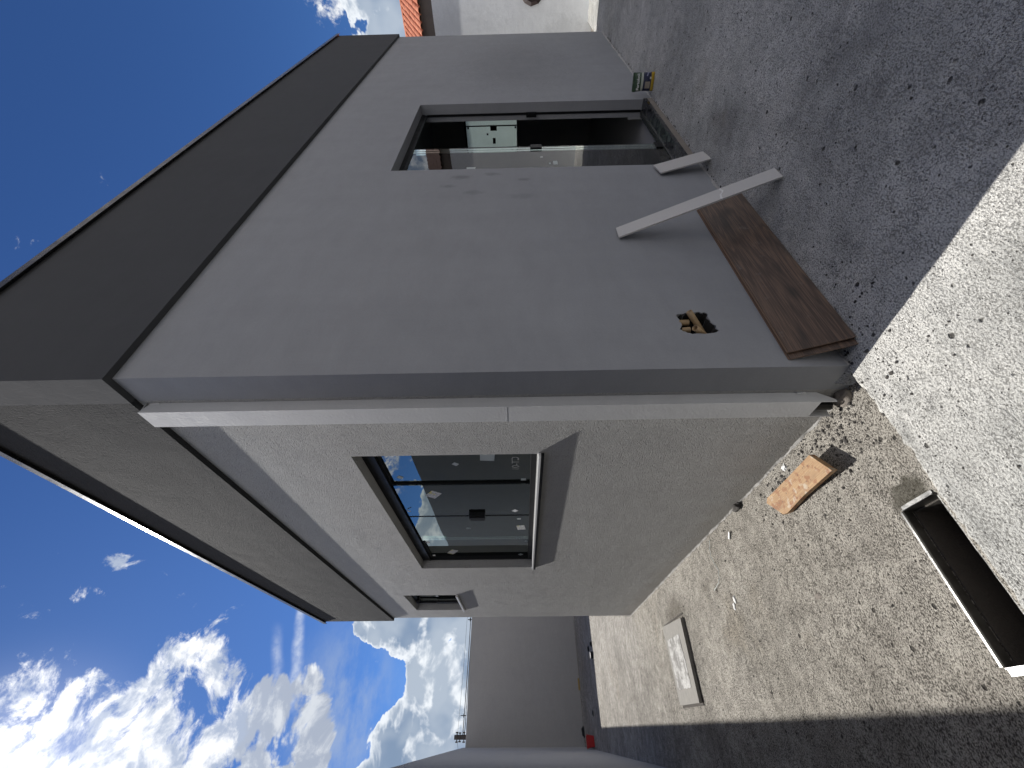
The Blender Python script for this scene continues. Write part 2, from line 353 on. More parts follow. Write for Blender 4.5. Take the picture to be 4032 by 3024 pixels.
def blockst(t, p, c):
    n = t.noise(p, 22, 4, .6)
    c = t.mix(t.mr(n, .50, .60, 0, .85), c, (0.21, 0.085, 0.03))
    c = t.mix(t.mr(t.vor(p, 38), .20, .12, 0, .8), c, (0.10, 0.05, 0.03))
    c = t.mix(t.mr(t.noise(t.vm('ADD', p, (3, 1, 0)), 16, 4, .6), .56, .66, 0, .8), c, (0.40, 0.34, 0.26))
    return c
M_ply = wood('raw_board', (0.37, 0.235, 0.115), (0.31, 0.185, 0.085), (0.18, 0.105, 0.055), 2.0, .75, False, blockst)

def glass(name, tint, ior, gl=(1, 1, 1), base=0.0):
    m, t = mat(name)
    o = t.n('ShaderNodeOutputMaterial'); f = t.n('ShaderNodeFresnel'); f.inputs['IOR'].default_value = ior
    tr = t.n('ShaderNodeBsdfTransparent'); tr.inputs[0].default_value = tuple(tint)+(1,)
    g = t.n('ShaderNodeBsdfGlossy'); g.inputs['Roughness'].default_value = 0.003; g.inputs[0].default_value = tuple(gl)+(1,)
    bn = t.n('ShaderNodeBump'); bn.inputs['Distance'].default_value = .0010; t.l(t.noise(oc(t), 1.6, 1, .4), bn.inputs['Height'])
    t.l(bn.outputs[0], g.inputs['Normal'])
    x = t.n('ShaderNodeMixShader'); t.l(t.m('ADD', f.outputs[0], base, clamp=True), x.inputs[0]); t.l(tr.outputs[0], x.inputs[1]); t.l(g.outputs[0], x.inputs[2]); t.l(x.outputs[0], o.inputs['Surface'])
    return m
M_glass = glass('window_glass', (0.66, 0.74, 0.72), 2.2, (.90, .97, .93), .11)
M_dglass = glass('door_glass', (0.80, 0.88, 0.85), 1.75)
def granite():
    m, t = mat('black_granite'); p = oc(t)
    n = t.noise(p, 160, 3, .7); s = t.mr(t.noise(p, 8, 5, .7), .52, .75, 0, .35)
    c = t.mix(t.mr(n, .58, .7, 0, .5), (.012, .013, .016), (.10, .10, .11)); c = t.mix(s, c, (.20, .20, .21))
    finish(t, c, t.mr(t.noise(p, 12, 4, .6), .3, .7, .08, .4), None, spec=.6)
    return m
M_gran = granite()

# ------------------------------------------------------------------ mesh helpers
def link(name, me, m=None, parent=None, kind=None):
    if m is not None: me.materials.append(m)
    o = bpy.data.objects.new(name, me); COL.objects.link(o)
    if parent is not None: o.parent = parent
    if kind: o['kind'] = kind
    return o
def from_bm(name, bm, m, parent=None, kind=None, smooth=False):
    me = bpy.data.meshes.new(name); bm.normal_update(); bm.to_mesh(me); bm.free()
    if smooth:
        for p in me.polygons: p.use_smooth = True
    return link(name, me, m, parent, kind)
def add_box(bm, x0, x1, y0, y1, z0, z1, mtx=None):
    vs = [bm.verts.new(Vector((x, y, z))) for x in (x0, x1) for y in (y0, y1) for z in (z0, z1)]
    if mtx is not None:
        for v in vs: v.co = mtx @ v.co
    f = [(0, 1, 3, 2), (4, 6, 7, 5), (0, 4, 5, 1), (2, 3, 7, 6), (0, 2, 6, 4), (1, 5, 7, 3)]
    for q in f: bm.faces.new([vs[i] for i in q])
    return vs
def box(name, x0, x1, y0, y1, z0, z1, m, parent=None, bev=0.0, kind=None, mtx=None):
    bm = bmesh.new(); add_box(bm, x0, x1, y0, y1, z0, z1, mtx)
    if bev: bmesh.ops.bevel(bm, geom=bm.edges[:], offset=bev, segments=2, affect='EDGES')
    bmesh.ops.recalc_face_normals(bm, faces=bm.faces[:])
    return from_bm(name, bm, m, parent, kind)
def empty(name, loc, label=None, cat=None, group=None):
    o = bpy.data.objects.new(name, None); COL.objects.link(o); o.location = loc; o.empty_display_size = .1
    if label: tag(o, label, cat, group)
    return o
def tag(o, label, cat, group=None):
    o['label'] = label; o['category'] = cat
    if group: o['group'] = group
    return o
def prism(name, pts, z0, z1, m, parent=None, axis='z', holes=(), bev=0.0, kind=None):
    """outline (with holes) in 2-D, given thickness along the third axis"""
    cu = bpy.data.curves.new(name, 'CURVE'); cu.dimensions = '2D'; cu.fill_mode = 'BOTH'; cu.extrude = (z1-z0)/2
    for ring in [pts]+list(holes):
        s = cu.splines.new('POLY'); s.points.add(len(ring)-1); s.use_cyclic_u = True
        for i, p in enumerate(ring): s.points[i].co = (p[0], p[1], 0, 1)
    ob = bpy.data.objects.new(name, cu); COL.objects.link(ob)
    dg = bpy.context.evaluated_depsgraph_get(); dg.update()
    me = bpy.data.meshes.new_from_object(ob.evaluated_get(dg)); bpy.data.objects.remove(ob); bpy.data.curves.remove(cu)
    zm = (z0+z1)/2
    bm = bmesh.new(); bm.from_mesh(me); bpy.data.meshes.remove(me)
    for v in bm.verts:
        x, y, z = v.co; z += zm
        if axis == 'y': v.co = (x, z, y)      # 2-D = (x, z), thickness along y
        elif axis == 'x': v.co = (z, x, y)    # 2-D = (y, z), thickness along x
        else: v.co = (x, y, z)
    bmesh.ops.remove_doubles(bm, verts=bm.verts[:], dist=1e-5)
    bmesh.ops.recalc_face_normals(bm, faces=bm.faces[:])
    for f_ in bm.faces: f_.smooth = False
    return from_bm(name, bm, m, parent, kind)
def tube(name, pts, r, m, parent=None, seg=14, wall=0.0, rings=None, kind=None):
    """tube along a polyline, optionally hollow; rings(i)->radius factor"""
    bm = bmesh.new(); P = [Vector(p) for p in pts]
    def ringset(rr):
        out = []; up = Vector((0.13, 0.21, 0.97))
        for i, p in enumerate(P):
            tdir = (P[min(i+1, len(P)-1)]-P[max(i-1, 0)]).normalized()
            a = tdir.cross(up).normalized(); b = tdir.cross(a)
            k = rr*(rings(i) if rings else 1)
            out.append([bm.verts.new(p+a*k*math.cos(2*math.pi*j/seg)+b*k*math.sin(2*math.pi*j/seg)) for j in range(seg)])
        return out
    o = ringset(r)
    def skin(R):
        for A, B in zip(R, R[1:]):
            for j in range(seg): bm.faces.new((A[j], A[(j+1) % seg], B[(j+1) % seg], B[j]))
    skin(o)
    if wall:
        i_ = ringset(r-wall); skin(i_)
        for A, B in ((o[0], i_[0]), (o[-1], i_[-1])):
            for j in range(seg): bm.faces.new((A[j], A[(j+1) % seg], B[(j+1) % seg], B[j]))
    else:
        bm.faces.new(o[0]); bm.faces.new(o[-1])
    bmesh.ops.recalc_face_normals(bm, faces=bm.faces[:])
    return from_bm(name, bm, m, parent, kind, smooth=True)
def text_mesh(name, s, size, mtx, m, parent, ext=0.0004):
    cu = bpy.data.curves.new(name, 'FONT'); cu.body = s; cu.size = size; cu.extrude = ext; cu.align_x = 'CENTER'; cu.align_y = 'CENTER'; cu.offset = size*.012*(name != 'grease_pencil_mark')
    ob = bpy.data.objects.new(name, cu); COL.objects.link(ob)
    dg = bpy.context.evaluated_depsgraph_get(); dg.update()
    me = bpy.data.meshes.new_from_object(ob.evaluated_get(dg)); bpy.data.objects.remove(ob)
    me.transform(mtx); me.materials.clear()
    return link(name, me, m, parent)

# ------------------------------------------------------------------ ground
ZL = -0.085
def axis(segs):
    """segs: list of (start, end, step)"""
    out = []
    for a, b, s in segs:
        n = max(1, round((b-a)/s)); out += [a+(b-a)*i/n for i in range(n)]
    out.append(segs[-1][1]); return np.array(out)
def grid(name, xs, ys, zf, m, label=None):
    nx, ny = len(xs), len(ys); co = np.empty((ny, nx, 3), np.float32)
    co[:, :, 0] = xs[None, :]; co[:, :, 1] = ys[:, None]
    for j, y in enumerate(ys):
        for i, x in enumerate(xs): co[j, i, 2] = zf(float(x), float(y))
    idx = np.arange(nx*ny).reshape(ny, nx)
    f = np.stack([idx[:-1, :-1], idx[:-1, 1:], idx[1:, 1:], idx[1:, :-1]], -1).reshape(-1, 4)
    me = bpy.data.meshes.new(name); me.vertices.add(nx*ny); me.vertices.foreach_set('co', co.ravel())
    me.loops.add(f.size); me.loops.foreach_set('vertex_index', f.ravel().astype(np.int32))
    me.polygons.add(len(f)); me.polygons.foreach_set('loop_start', np.arange(0, f.size, 4, dtype=np.int32)); me.polygons.foreach_set('loop_total', np.full(len(f), 4, np.int32))
    me.update(calc_edges=True); me.validate()
    for p in me.polygons: p.use_smooth = True
    return link(name, me, m, None, 'structure')
NV = noise.noise
def nz(x, y, s, o=0.0): return NV(Vector((x*s+o, y*s-o, o*.37)))
def z_slab(x, y):
    h = 0.006*nz(x, y, 2.2, 5) + 0.0025*nz(x, y, 9, 1) + 0.0016*nz(x, y, 30, 2)
    h *= min(1.0, max(0.25, abs(y)/.25)) if x > 0 else 1.0
    e = 0.020 + 0.010*nz(x, 0, 5, 9) + 0.011*nz(x, 0, 19, 3) + 0.008*nz(x, 0, 47, 3)      # crumbly edge line
    if x < 0.0 and y > e-0.012:
        k = min(1.0, (y-(e-.012))/0.075)
        k = k*k*(3-2*k)
        h += -0.095*k + (0.014*nz(x, y, 28, 7)+0.009*nz(x, y, 60, 4))*math.sin(math.pi*min(1, k))
    if x > 0 and y > 0.0: h -= .006
    return h
xs = axis([(-1.62, -1.45, .05), (-1.45, .6, .010), (.6, 1.6, .02), (1.6, 4.2, .04), (4.2, 12.0, .15)])
ys = axis([(-9, -3, .2), (-3, -1.2, .05), (-1.2, -.02, .02), (-.02, .115, .005)])
slab = grid('concrete_pavement', xs, ys, z_slab, M_slab)
slab['label'] = 'raised rough concrete slab, sunlit at the near side and in shade along the house'
PX0, PX1, PY0, PY1 = -0.985, -0.502, 0.098, 0.256
def z_low(x, y):
    h = ZL + 0.007*nz(x, y, 1.6, 15) + 0.003*nz(x, y, 7, 11) + 0.0026*nz(x, y*1.6, 22, 12) + 0.0016*nz(x, y, 55, 8)
    if y < .20 and x < 0: h += 0.01*max(0, (.16-y)/.1)
    if PX0 < x < PX1 and PY0 < y < PY1: return -0.62 + .01*nz(x, y, 12, 3)
    # slight mortar heap under the downspout
    d2 = ((x+.03)/.05)**2+((y-.17)/.06)**2
    if d2 < 3: h += .022*math.exp(-d2)*(1+.5*nz(x, y, 40, 2))
    return h
e = .0015
xs = axis([(-1.62, PX0-e, .03), (PX0-e, PX0+e, 2*e), (PX0+e, PX1-e, .015), (PX1-e, PX1+e, 2*e), (PX1+e, .02, .010), (.02, 12.0, .4)])
ys = axis([(.02, PY0-e, .012), (PY0-e, PY0+e, 2*e), (PY0+e, PY1-e, .015), (PY1-e, PY1+e, 2*e), (PY1+e, 2.2, .012), (2.2, 5, .025), (5, 12.2, .08)])
low = grid('yard_ground', xs, ys, z_low, M_low)
low['label'] = 'lower rough brownish concrete yard beside the house'
bm = bmesh.new(); add_box(bm, -400, 400, -400, 400, -.9, -.76)
from_bm('ground', bm, M_soil, None, 'structure')

# ------------------------------------------------------------------ the house
HX, HY = 6.80, 4.80
ZT = 3.026
house = empty('house', (0, 0, 0), 'single storey grey rendered house with dark parapet band, glass door and two side windows', 'house')
# ragged opening knocked in the front wall for the conduits
hole = [(.324, .615), (.300, .607), (.288, .612), (.262, .606), (.238, .622), (.223, .613), (.212, .596), (.204, .577), (.207, .55), (.203, .52), (.209, .48), (.214, .466), (.221, .455), (.236, .462), (.256, .456), (.270, .468), (.290, .470), (.315, .474), (.333, .468), (.350, .484), (.345, .497), (.352, .512), (.342, .54), (.347, .566), (.339, .585), (.341, .603)]
rng = random.Random(3); hh = []
for i, p in enumerate(hole):
    q = hole[(i+1) % len(hole)]; hh.append(p)
    hh.append(((p[0]+q[0])/2+rng.uniform(-.004, .004), (p[1]+q[1])/2+rng.uniform(-.004, .004)))
DX0, DX1, DZ1 = 1.995, 3.515, 2.245
front = prism('front_wall', [(0, -.30), (DX0, -.30), (DX0, -.02), (DX0, DZ1), (DX1, DZ1), (DX1, -.30), (HX, -.30), (HX, ZT), (0, ZT)], 0, .15, M_front, house, 'y', holes=[hh])
WY0, WY1, WZ0, WZ1 = .655, 2.655, 1.243, 2.245
SY0, SY1, SZ0, SZ1 = 3.63, 4.36, 2.06, 2.635
side = prism('side_wall', [(.15, -.30), (HY, -.30), (HY, ZT), (.15, ZT)], 0, .15, M_side, house, 'x',
             holes=[[(WY0, WZ0), (WY1, WZ0), (WY1, WZ1), (WY0, WZ1)], [(SY0, SZ0), (SY1, SZ0), (SY1, SZ1), (SY0, SZ1)]])
IW0, IW1, IZ0, IZ1 = 1.0, 1.88, 1.262, 2.172
prism('end_wall', [(.15, -.3), (HY-.15, -.3), (HY-.15, ZT), (.15, ZT)], HX-.15, HX, M_side, house, 'x', holes=[[(IW0, IZ0), (IW1, IZ0), (IW1, IZ1), (IW0, IZ1)]])
box('back_wall', .15, HX, HY-.15, HY, -.3, ZT, M_side, house)
box('roof', .151, HX-.151, .151, HY-.151, 2.74, 2.86, M_inner, house)
box('interior_floor', .152, HX-.152, .152, HY-.152, -.02, .035, M_inner, house)
box('partition_wall', 1.74, 1.86, .152, HY-.152, .036, 2.738, M_inner, house)
box('interior_wall', 4.6, 4.7, 2.6, HY-.152, .036, 2.738, M_inner, house)
box('baseboard', DX1+.002, DX1+.05, .1505, .17, .036, .20, M_inner, house)
# parapet band (four walls of one ring) and cap flashing
O = .03
def ring(name, o, i, z0, z1, m):
    x0, x1, y0, y1 = -o, HX+o, -o, HY+o; a0, a1, b0, b1 = i, HX-i, i, HY-i
    bm = bmesh.new()
    add_box(bm, x0, x1, y0, b0, z0, z1); add_box(bm, x0, x1, b1, y1, z0, z1)
    add_box(bm, x0, a0, b0, b1, z0, z1); add_box(bm, a1, x1, b0, b1, z0, z1)
    # one skin: join the pieces and drop the faces between them
    bmesh.ops.remove_doubles(bm, verts=bm.verts[:], dist=1e-5)
    bmesh.ops.recalc_face_normals(bm, faces=bm.faces[:])
    return from_bm(name, bm, m, house)
bm = bmesh.new(); add_box(bm, -O, HX+O, -O, .13, ZT+.0, 3.935); bmesh.ops.recalc_face_normals(bm, faces=bm.faces[:]); from_bm('parapet', bm, M_parf, house)
bm = bmesh.new(); add_box(bm, -O, .13, .13, HY+O, ZT, 3.935); bmesh.ops.recalc_face_normals(bm, faces=bm.faces[:]); from_bm('parapet', bm, M_pars, house)
bm = bmesh.new(); add_box(bm, .13, HX+O, HY-.13, HY+O, ZT, 3.935); add_box(bm, HX-.13, HX+O, .13, HY-.13, ZT, 3.935); bmesh.ops.recalc_face_normals(bm, faces=bm.faces[:]); from_bm('parapet', bm, M_pars, house)
bm = bmesh.new()
co = O+.022
add_box(bm, -co, HX+co, -co, .17, 3.936, 3.962); add_box(bm, -co, .17, .17, HY+co, 3.936, 3.962)
add_box(bm, .17, HX+co, HY-.17, HY+co, 3.936, 3.962); add_box(bm, HX-.17, HX+co, .17, HY-.17, 3.936, 3.962)
add_box(bm, -co-.001, -co+.003, -co, HY+co, 3.918, 3.9355)
add_box(bm, -co+.0035, HX+co, -co-.001, -co+.003, 3.918, 3.9355)
for v in bm.verts:      # sheet metal is never dead straight
    v.co.z += .006*nz(v.co.x, v.co.y, .8, 3)
from_bm('cap_flashing', bm, M_cap, house)

# downspout: square pipe box on the side wall by the corner
dsp = empty('downspout', (0, 0, 0)); dsp.parent = house
def quad_shell(name, rings, m, parent, th=.004):
    pass
y0, y1, xo, z0, z1 = .168, .279, -.052, .046, 3.012
bm = bmesh.new()
def poly(bm, pts): return bm.faces.new([bm.verts.new(p) for p in pts])
t_ = .004
add_box(bm, xo, xo+t_, y0+t_, y1-t_, z0, z1)                       # broad face
# narrow near face, foot cut on the slant
vs = [(-.0005, y0, z0), (-.0005, y0, z1-.03), (xo, y0, z1), (xo, y0, -.02), (xo+.012, y0, -.018)]
a = [bm.verts.new(p) for p in vs]; b = [bm.verts.new((p[0], y0+t_, p[2])) for p in vs]
bm.faces.new(a); bm.faces.new(b[::-1])
for i in range(5): bm.faces.new((a[i], b[i], b[(i+1) % 5], a[(i+1) % 5]))
add_box(bm, xo, -.0005, y1-t_, y1, -.05, z1)                         # far face
add_box(bm, xo+t_, -.0005, y0+t_, y1-t_, z1-.006, z1-.002)           # top plate
bmesh.ops.recalc_face_normals(bm, faces=bm.faces[:])
from_bm('pipe_casing', bm, M_dsp, dsp)
box('casing_joint', xo-.0008, -.0005, y0-.0008, y1+.0008, 1.396, 1.3985, M_dsp, dsp)
tube('inner_pipe', [(-.024, .224, .30), (-.024, .224, .07), (-.030, .226, -.03)], .021, M_black, dsp, wall=.003)
for zz, dx in ((.115, .0), (2.96, .0)):
    bm = bmesh.new(); bmesh.ops.create_icosphere(bm, subdivisions=2, radius=.014)
    for v in bm.verts: v.co = Vector((v.co.x*.5-.006, v.co.y*.5+y0-.001, v.co.z*1.6+zz))+noise.noise_vector(v.co*90)*.003
    from_bm('mortar_dab', bm, M_dsp, dsp)

# ---- big side window
win = empty('window', (0, 0, 0)); win.parent = house
FX = .070
def bars(name, m, parent, lst):
    bm = bmesh.new()
    for b_ in lst: add_box(bm, *b_)
    bmesh.ops.recalc_face_normals(bm, faces=bm.faces[:])
    return from_bm(name, bm, m, parent)
g = .0008
bars('window_frame', M_black, win, [
    (FX, FX+.075, WY0+g, WY1-g, WZ1-.062, WZ1-g), (FX-.004, FX+.01, WY0+.001, WY1-.001, WZ1-.075, WZ1-.0622),
    (FX, FX+.075, WY0+g, WY1-g, WZ0+g, WZ0+.034),
    (FX, FX+.075, WY0+g, WY0+.018, WZ0+.0342, WZ1-.0624), (FX, FX+.075, WY1-.022, WY1-g, WZ0+.0342, WZ1-.0624),
    (FX+.012, FX+.03, WY0+.0185, WY1-.0225, WZ1-.085, WZ1-.0758)])
pz0, pz1 = WZ0+.036, WZ1-.076
q = [WY0+.019, 1.170, 1.668, 2.170, WY1-.023]
panes = [(q[0], q[1]+.010, FX+.030), (q[1], q[2]-.001, FX+.012), (q[2]+.001, q[3], FX+.012), (q[3]-.010, q[4], FX+.030)]
for a0, a1, xx in panes:
    box('window_pane', xx, xx+.006, a0, a1, pz0, pz1, M_glass, win)
bars('mullion', M_black, win, [(FX+.019, FX+.029, q[1]-.004, q[1]+.012, pz0, pz1)])
bars('mullion', M_black, win, [(FX+.019, FX+.029, q[3]-.016, q[3]+.010, pz0, pz1)])
bars('meeting_seal', M_black, win, [(FX+.009, FX+.0195, q[2]-.005, q[2]+.005, pz0, pz1)])
la = empty  # latch body
bars('window_latch', M_black, win, [(FX-.012, FX+.0115, q[2]-.060, q[2]-.006, 1.600, 1.715), (FX-.012, FX+.0115, q[2]+.006, q[2]+.035, 1.605, 1.710), (FX-.020, FX-.0125, q[2]-.035, q[2]-.010, 1.600, 1.715)])
box('window_sill', -.0225, .148, WY0-.012, WY1+.014, WZ0-.013, WZ0-.0005, M_sill, win, bev=.0008)
box('sill_underside', -.0185, -.001, WY0-.010, WY1+.010, WZ0-.030, WZ0-.0135, M_black, win)
# stickers on the panes: (y, z, w, h, turn, pane x, material)
def sticker(y, z, w, h, a, xx, m, nm='sticker'):
    mt = Matrix.Translation((xx-.0012, y, z)) @ Matrix.Rotation(rad(a), 4, 'X')
    bm = bmesh.new(); add_box(bm, -.0004, .0004, -w/2, w/2, -h/2, h/2, mt); bmesh.ops.recalc_face_normals(bm, faces=bm.faces[:])
    return from_bm(nm, bm, m, win)
def paper_print():
    m, t = mat('printed_label'); p = oc(t)
    n = t.mr(t.noise(p, 120, 2, .5), .48, .52); c = t.mix(t.m('MULTIPLY', n, .6), (.62, .62, .60), (.20, .21, .22))
    c = t.mix(t.mr(t.noise(p, 26, 1, .5), .60, .63, 0, .8), c, (.62, .55, .10))
    finish(t, c, .6); return m
M_print = paper_print()
X1, X2 = FX+.030, FX+.012
for (y, z, w, h, a, xx, m, nm) in [
    (.930, 1.729, .030, .034, 40, X1, M_stick, 'sticker'), (1.089, 2.099, .030, .034, 40, X1, M_stick, 'sticker'),
    (.852, 1.532, .085, .085, 5, X1, M_stick, 'paper_sheet'), (1.137, 1.320, .026, .032, 0, X1, M_stick, 'sticker'),
    (1.303, 1.922, .095, .075, 38, X2, M_print, 'printed_sticker'), (1.584, 1.381, .034, .034, 45, X2, M_stickw, 'sticker'),
    (1.733, 1.354, .024, .028, 0, X2, M_stick, 'sticker'), (1.907, 1.339, .085, .062, -8, X2, M_print, 'printed_sticker'),
    (1.910, 1.749, .026, .028, 0, X2, M_stick, 'sticker'), (2.140, 1.364, .026, .024, 0, X2, M_stick, 'sticker'),
    (2.267, 2.134, .034, .030, 0, X1, M_stickw, 'sticker'), (2.262, 1.294, .030, .026, 30, X1, M_stick, 'sticker'),
    (2.515, 1.955, .11, .062, 32, X1, M_print, 'printed_sticker'), (2.605, 2.140, .034, .026, 0, X1, M_stickw, 'sticker'), (2.61, 1.344, .034, .034, 45, X1, M_stick, 'sticker')]:
    sticker(y, z, w, h, a, xx, m, nm)
# pencil mark on the glass, written from the inside (reads mirrored)
mt = Matrix.Translation((X1-.0015, .932, 1.366)) @ Matrix(((0, 0, -1, 0), (1, 0, 0, 0), (0, 1, 0, 0), (0, 0, 0, 1)))
text_mesh('grease_pencil_mark', 'CT-01', .062, mt, M_pencil, win, .0002)
tube('glazing_hook', [(X2-.004, 1.540, 2.150), (X2-.012, 1.545, 2.140), (X2-.016, 1.535, 2.122)], .003, M_plaster, win, 6)

# ---- small high window
w2 = empty('window', (0, 0, 0)); w2.parent = house
bars('window_frame', M_black, w2, [(.075, .12, SY0+g, SY1-g, SZ1-.05, SZ1-g), (.075, .12, SY0+g, SY1-g, SZ0+g, SZ0+.03),
    (.075, .12, SY0+g, SY0+.03, SZ0+.0305, SZ1-.0505), (.075, .12, SY1-.03, SY1-g, SZ0+.0305, SZ1-.0505)])
a_ = rad(14)
box('window_pane', .088, .094, SY0+.031, SY1-.031, SZ0+.031, SZ1-.051, M_glass, w2)
tube('stay_bar', [(.060, 4.235, SZ1-.05), (.062, 4.24, 2.42), (.062, 4.245, 2.36)], .010, M_black, w2, 10)
bars('opening_sash', M_black, w2, [(.050, .074, 4.200, 4.265, SZ0+.03, 2.37)])
tube('window_latch', [(.055, 4.215, SZ1-.030), (.045, 4.17, SZ1-.045), (.062, 4.12, SZ1-.05)], .016, M_black, w2, 8)
box('window_sill', -.023, .148, SY0-.014, SY1+.014, SZ0-.022, SZ0-.0005, M_sill, w2, bev=.001)
sticker(4.052, 2.345, .035, .03, 0, .088, M_stickw).parent = w2

# ---- glass door in the front wall
door = empty('door', (0, 0, 0)); door.parent = house
bars('door_frame', M_black, door, [(DX0+g, DX1-g, .085, .125, DZ1-.030, DZ1-g), (DX0+g, DX1-g, .090, .105, DZ1-.052, DZ1-.0305),
    (DX1-.008, DX1-g, .085, .105, .092, DZ1-.0525), (DX0+g, DX0+.018, .085, .110, .092, DZ1-.0525)])
bars('lock_strike', M_black, door, [(DX1-.034, DX1-.0225, .076, .120, 1.115, 1.215), (DX1-.040, DX1-.0345, .088, .108, 1.130, 1.200)])
box('glass_panel', DX0+.019, 2.660, .094, .102, .098, DZ1-.056, M_dglass, door)
box('door_latch', 2.590, 2.664, .078, .0935, 1.108, 1.205, M_black, door, bev=.003)
box('latch_plate', 2.598, 2.664, .1025, .118, 1.112, 1.200, M_black, door, bev=.002)
box('floor_clamp', 2.560, 2.664, .084, .0935, .0985, .160, M_black, door)
box('floor_clamp', 2.560, 2.664, .1025, .112, .0985, .160, M_black, door)
box('stop_block', 2.05, 2.16, .080, .0935, .0985, .118, M_black, door)
box('threshold', DX0-.0, DX1+.0, -.012, .148, .052, .084, M_gran, door, bev=.002)
box('sliding_track', DX0+.002, DX1-.002, .088, .110, .0845, .0915, M_alu, door)
box('sliding_track', DX0+.002, DX1-.002, .118, .126, .0845, .0900, M_alu, door)
box('threshold_bed', DX0-.0, DX1+.01, -.006, .148, -.12, .0515, M_mortar, door)
for (x, z, w, h, m) in [(2.311, 1.015, .07, .035, M_stick), (2.245, 1.683, .035, .07, M_stick), (2.30, 1.06, .03, .018, M_stick), (2.43, 1.12, .014, .02, M_stickw)]:
    box('sticker', x-h/2 if False else x-w/2, x+w/2, .0925, .0936, z-h/2, z+h/2, m, door)

# window on the far side of the room, seen through the doorway
w3 = empty('window', (0, 0, 0)); w3.parent = house
bars('window_frame', M_black, w3, [(HX-.13, HX-.08, IW0+g, IW1-g, IZ1-.03, IZ1-g), (HX-.13, HX-.08, IW0+g, IW1-g, IZ0+g, IZ0+.02),
    (HX-.13, HX-.08, IW0+g, IW0+.02, IZ0+.021, IZ1-.031), (HX-.13, HX-.08, IW1-.02, IW1-g, IZ0+.021, IZ1-.031), (HX-.12, HX-.10, 1.165, 1.180, IZ0+.021, IZ1-.031), (HX-.12, HX-.10, 1.505, 1.515, IZ0+.021, IZ1-.031)])
box('window_pane', HX-.095, HX-.090, IW0+.021, 1.51, IZ0+.021, IZ1-.031, M_dglass, w3)
box('window_pane', HX-.113, HX-.1205, 1.516, IW1-.021, IZ0+.021, IZ1-.031, M_dglass, w3)
box('window_latch', HX-.150, HX-.1215, 1.16, 1.235, 1.62, 1.73, M_black, w3)
for (y, z, w, h) in [(1.303, 1.785, .03, .03), (1.408, 1.675, .09, .05), (1.204, 2.112, .03, .03), (1.207, 1.303, .03, .03), (1.55, 2.08, .03, .03), (1.55, 1.36, .03, .03)]:
    box('sticker', HX-.100, HX-.097, y-w/2, y+w/2, z-h/2, z+h/2, M_black, w3)

# ---- conduits in the broken opening
box('cavity', .17, .38, .1505, .156, .42, .66, M_cavity, house)
bm = bmesh.new()
for ring_o, ring_i in ((hh, 1),):
    for i in range(len(hh)):
        p, q_ = hh[i], hh[(i+1) % len(hh)]
        cx, cz = .275, .54
        def sh_(p, k, y): 
            j = .010*nz(p[0], p[1], 60, y*9)
            return Vector((cx+(p[0]-cx)*k+j, y, cz+(p[1]-cz)*k+j))
        A = [sh_(p, .985, .004), sh_(q_, .985, .004), sh_(q_, 1.02, .05), sh_(p, 1.02, .05), sh_(p, .93, .02)]
        bm.faces.new([bm.verts.new(v) for v in (A[0], A[1], sh_(q_, .95, .018), sh_(p, .95, .018))])
        bm.faces.new([bm.verts.new(v) for v in (sh_(p, .95, .018), sh_(q_, .95, .018), sh_(q_, .985, .14), sh_(p, .985, .14))])
from_bm('broken_edge', bm, M_cavity, house)
def lerp(a, b, n): return [tuple(a[k]+(b[k]-a[k])*i/n for k in range(3)) for i in range(n+1)]
tube('conduit', lerp((.330, -.022, .563), (.262, .085, .470), 4), .0138, M_pvc, house, 20, wall=.0022)
tube('conduit', lerp((.230, -.012, .562), (.240, .070, .466), 4), .0138, M_pvc, house, 20, wall=.0022)
tube('corrugated_conduit', lerp((.312, .030, .552), (.324, .040, .640), 34), .0150, M_pvc, house, 18, rings=lambda i: 1.0 if i % 2 else .84)
tube('corrugated_conduit', lerp((.262, .030, .560), (.270, .042, .640), 32), .0150, M_pvc, house, 18, rings=lambda i: 1.0 if i % 2 else .84)

# crumbly plaster fringe where the render meets the concrete
M_fringe = plain('plaster_fringe', (0.42, 0.41, 0.39), 0.95, var=.35, scale=60, bump=.005)
def fringe(along, a, b, zf, seed):
    bm = bmesh.new(); n = int((b-a)/.012); prev = None
    for i in range(n+1):
        s = a+(b-a)*i/n; w = max(.0012, .006+.010*nz(s, 0, 13, seed)+.006*nz(s, 0, 50, seed)); h = max(.001, .007+.012*nz(s, 2, 11, seed)+.006*nz(s, 3, 47, seed))
        if along == 'y': z = zf(-.012, s); P4 = [(-.0004, s, z-.02), (-w-.004, s, z-.02), (-w, s, z+.002), (-.0012, s, z+h+.003), (-.0004, s, z+h+.004)]
        else: z = zf(s, -.012); P4 = [(s, -.0004, z-.02), (s, -w-.004, z-.02), (s, -w, z+.002), (s, -.0012, z+h+.003), (s, -.0004, z+h+.004)]
        cur = [bm.verts.new(p) for p in P4]
        if prev:
            for j in range(4): bm.faces.new((prev[j], prev[j+1], cur[j+1], cur[j]))
        prev = cur
    bmesh.ops.recalc_face_normals(bm, faces=bm.faces[:])
    return from_bm('plaster_fringe', bm, M_fringe, house)
fringe('y', .285, 4.80, z_low, 3); fringe('x', .001, 1.99, z_slab, 7); fringe('x', 3.53, 6.79, z_slab, 9)

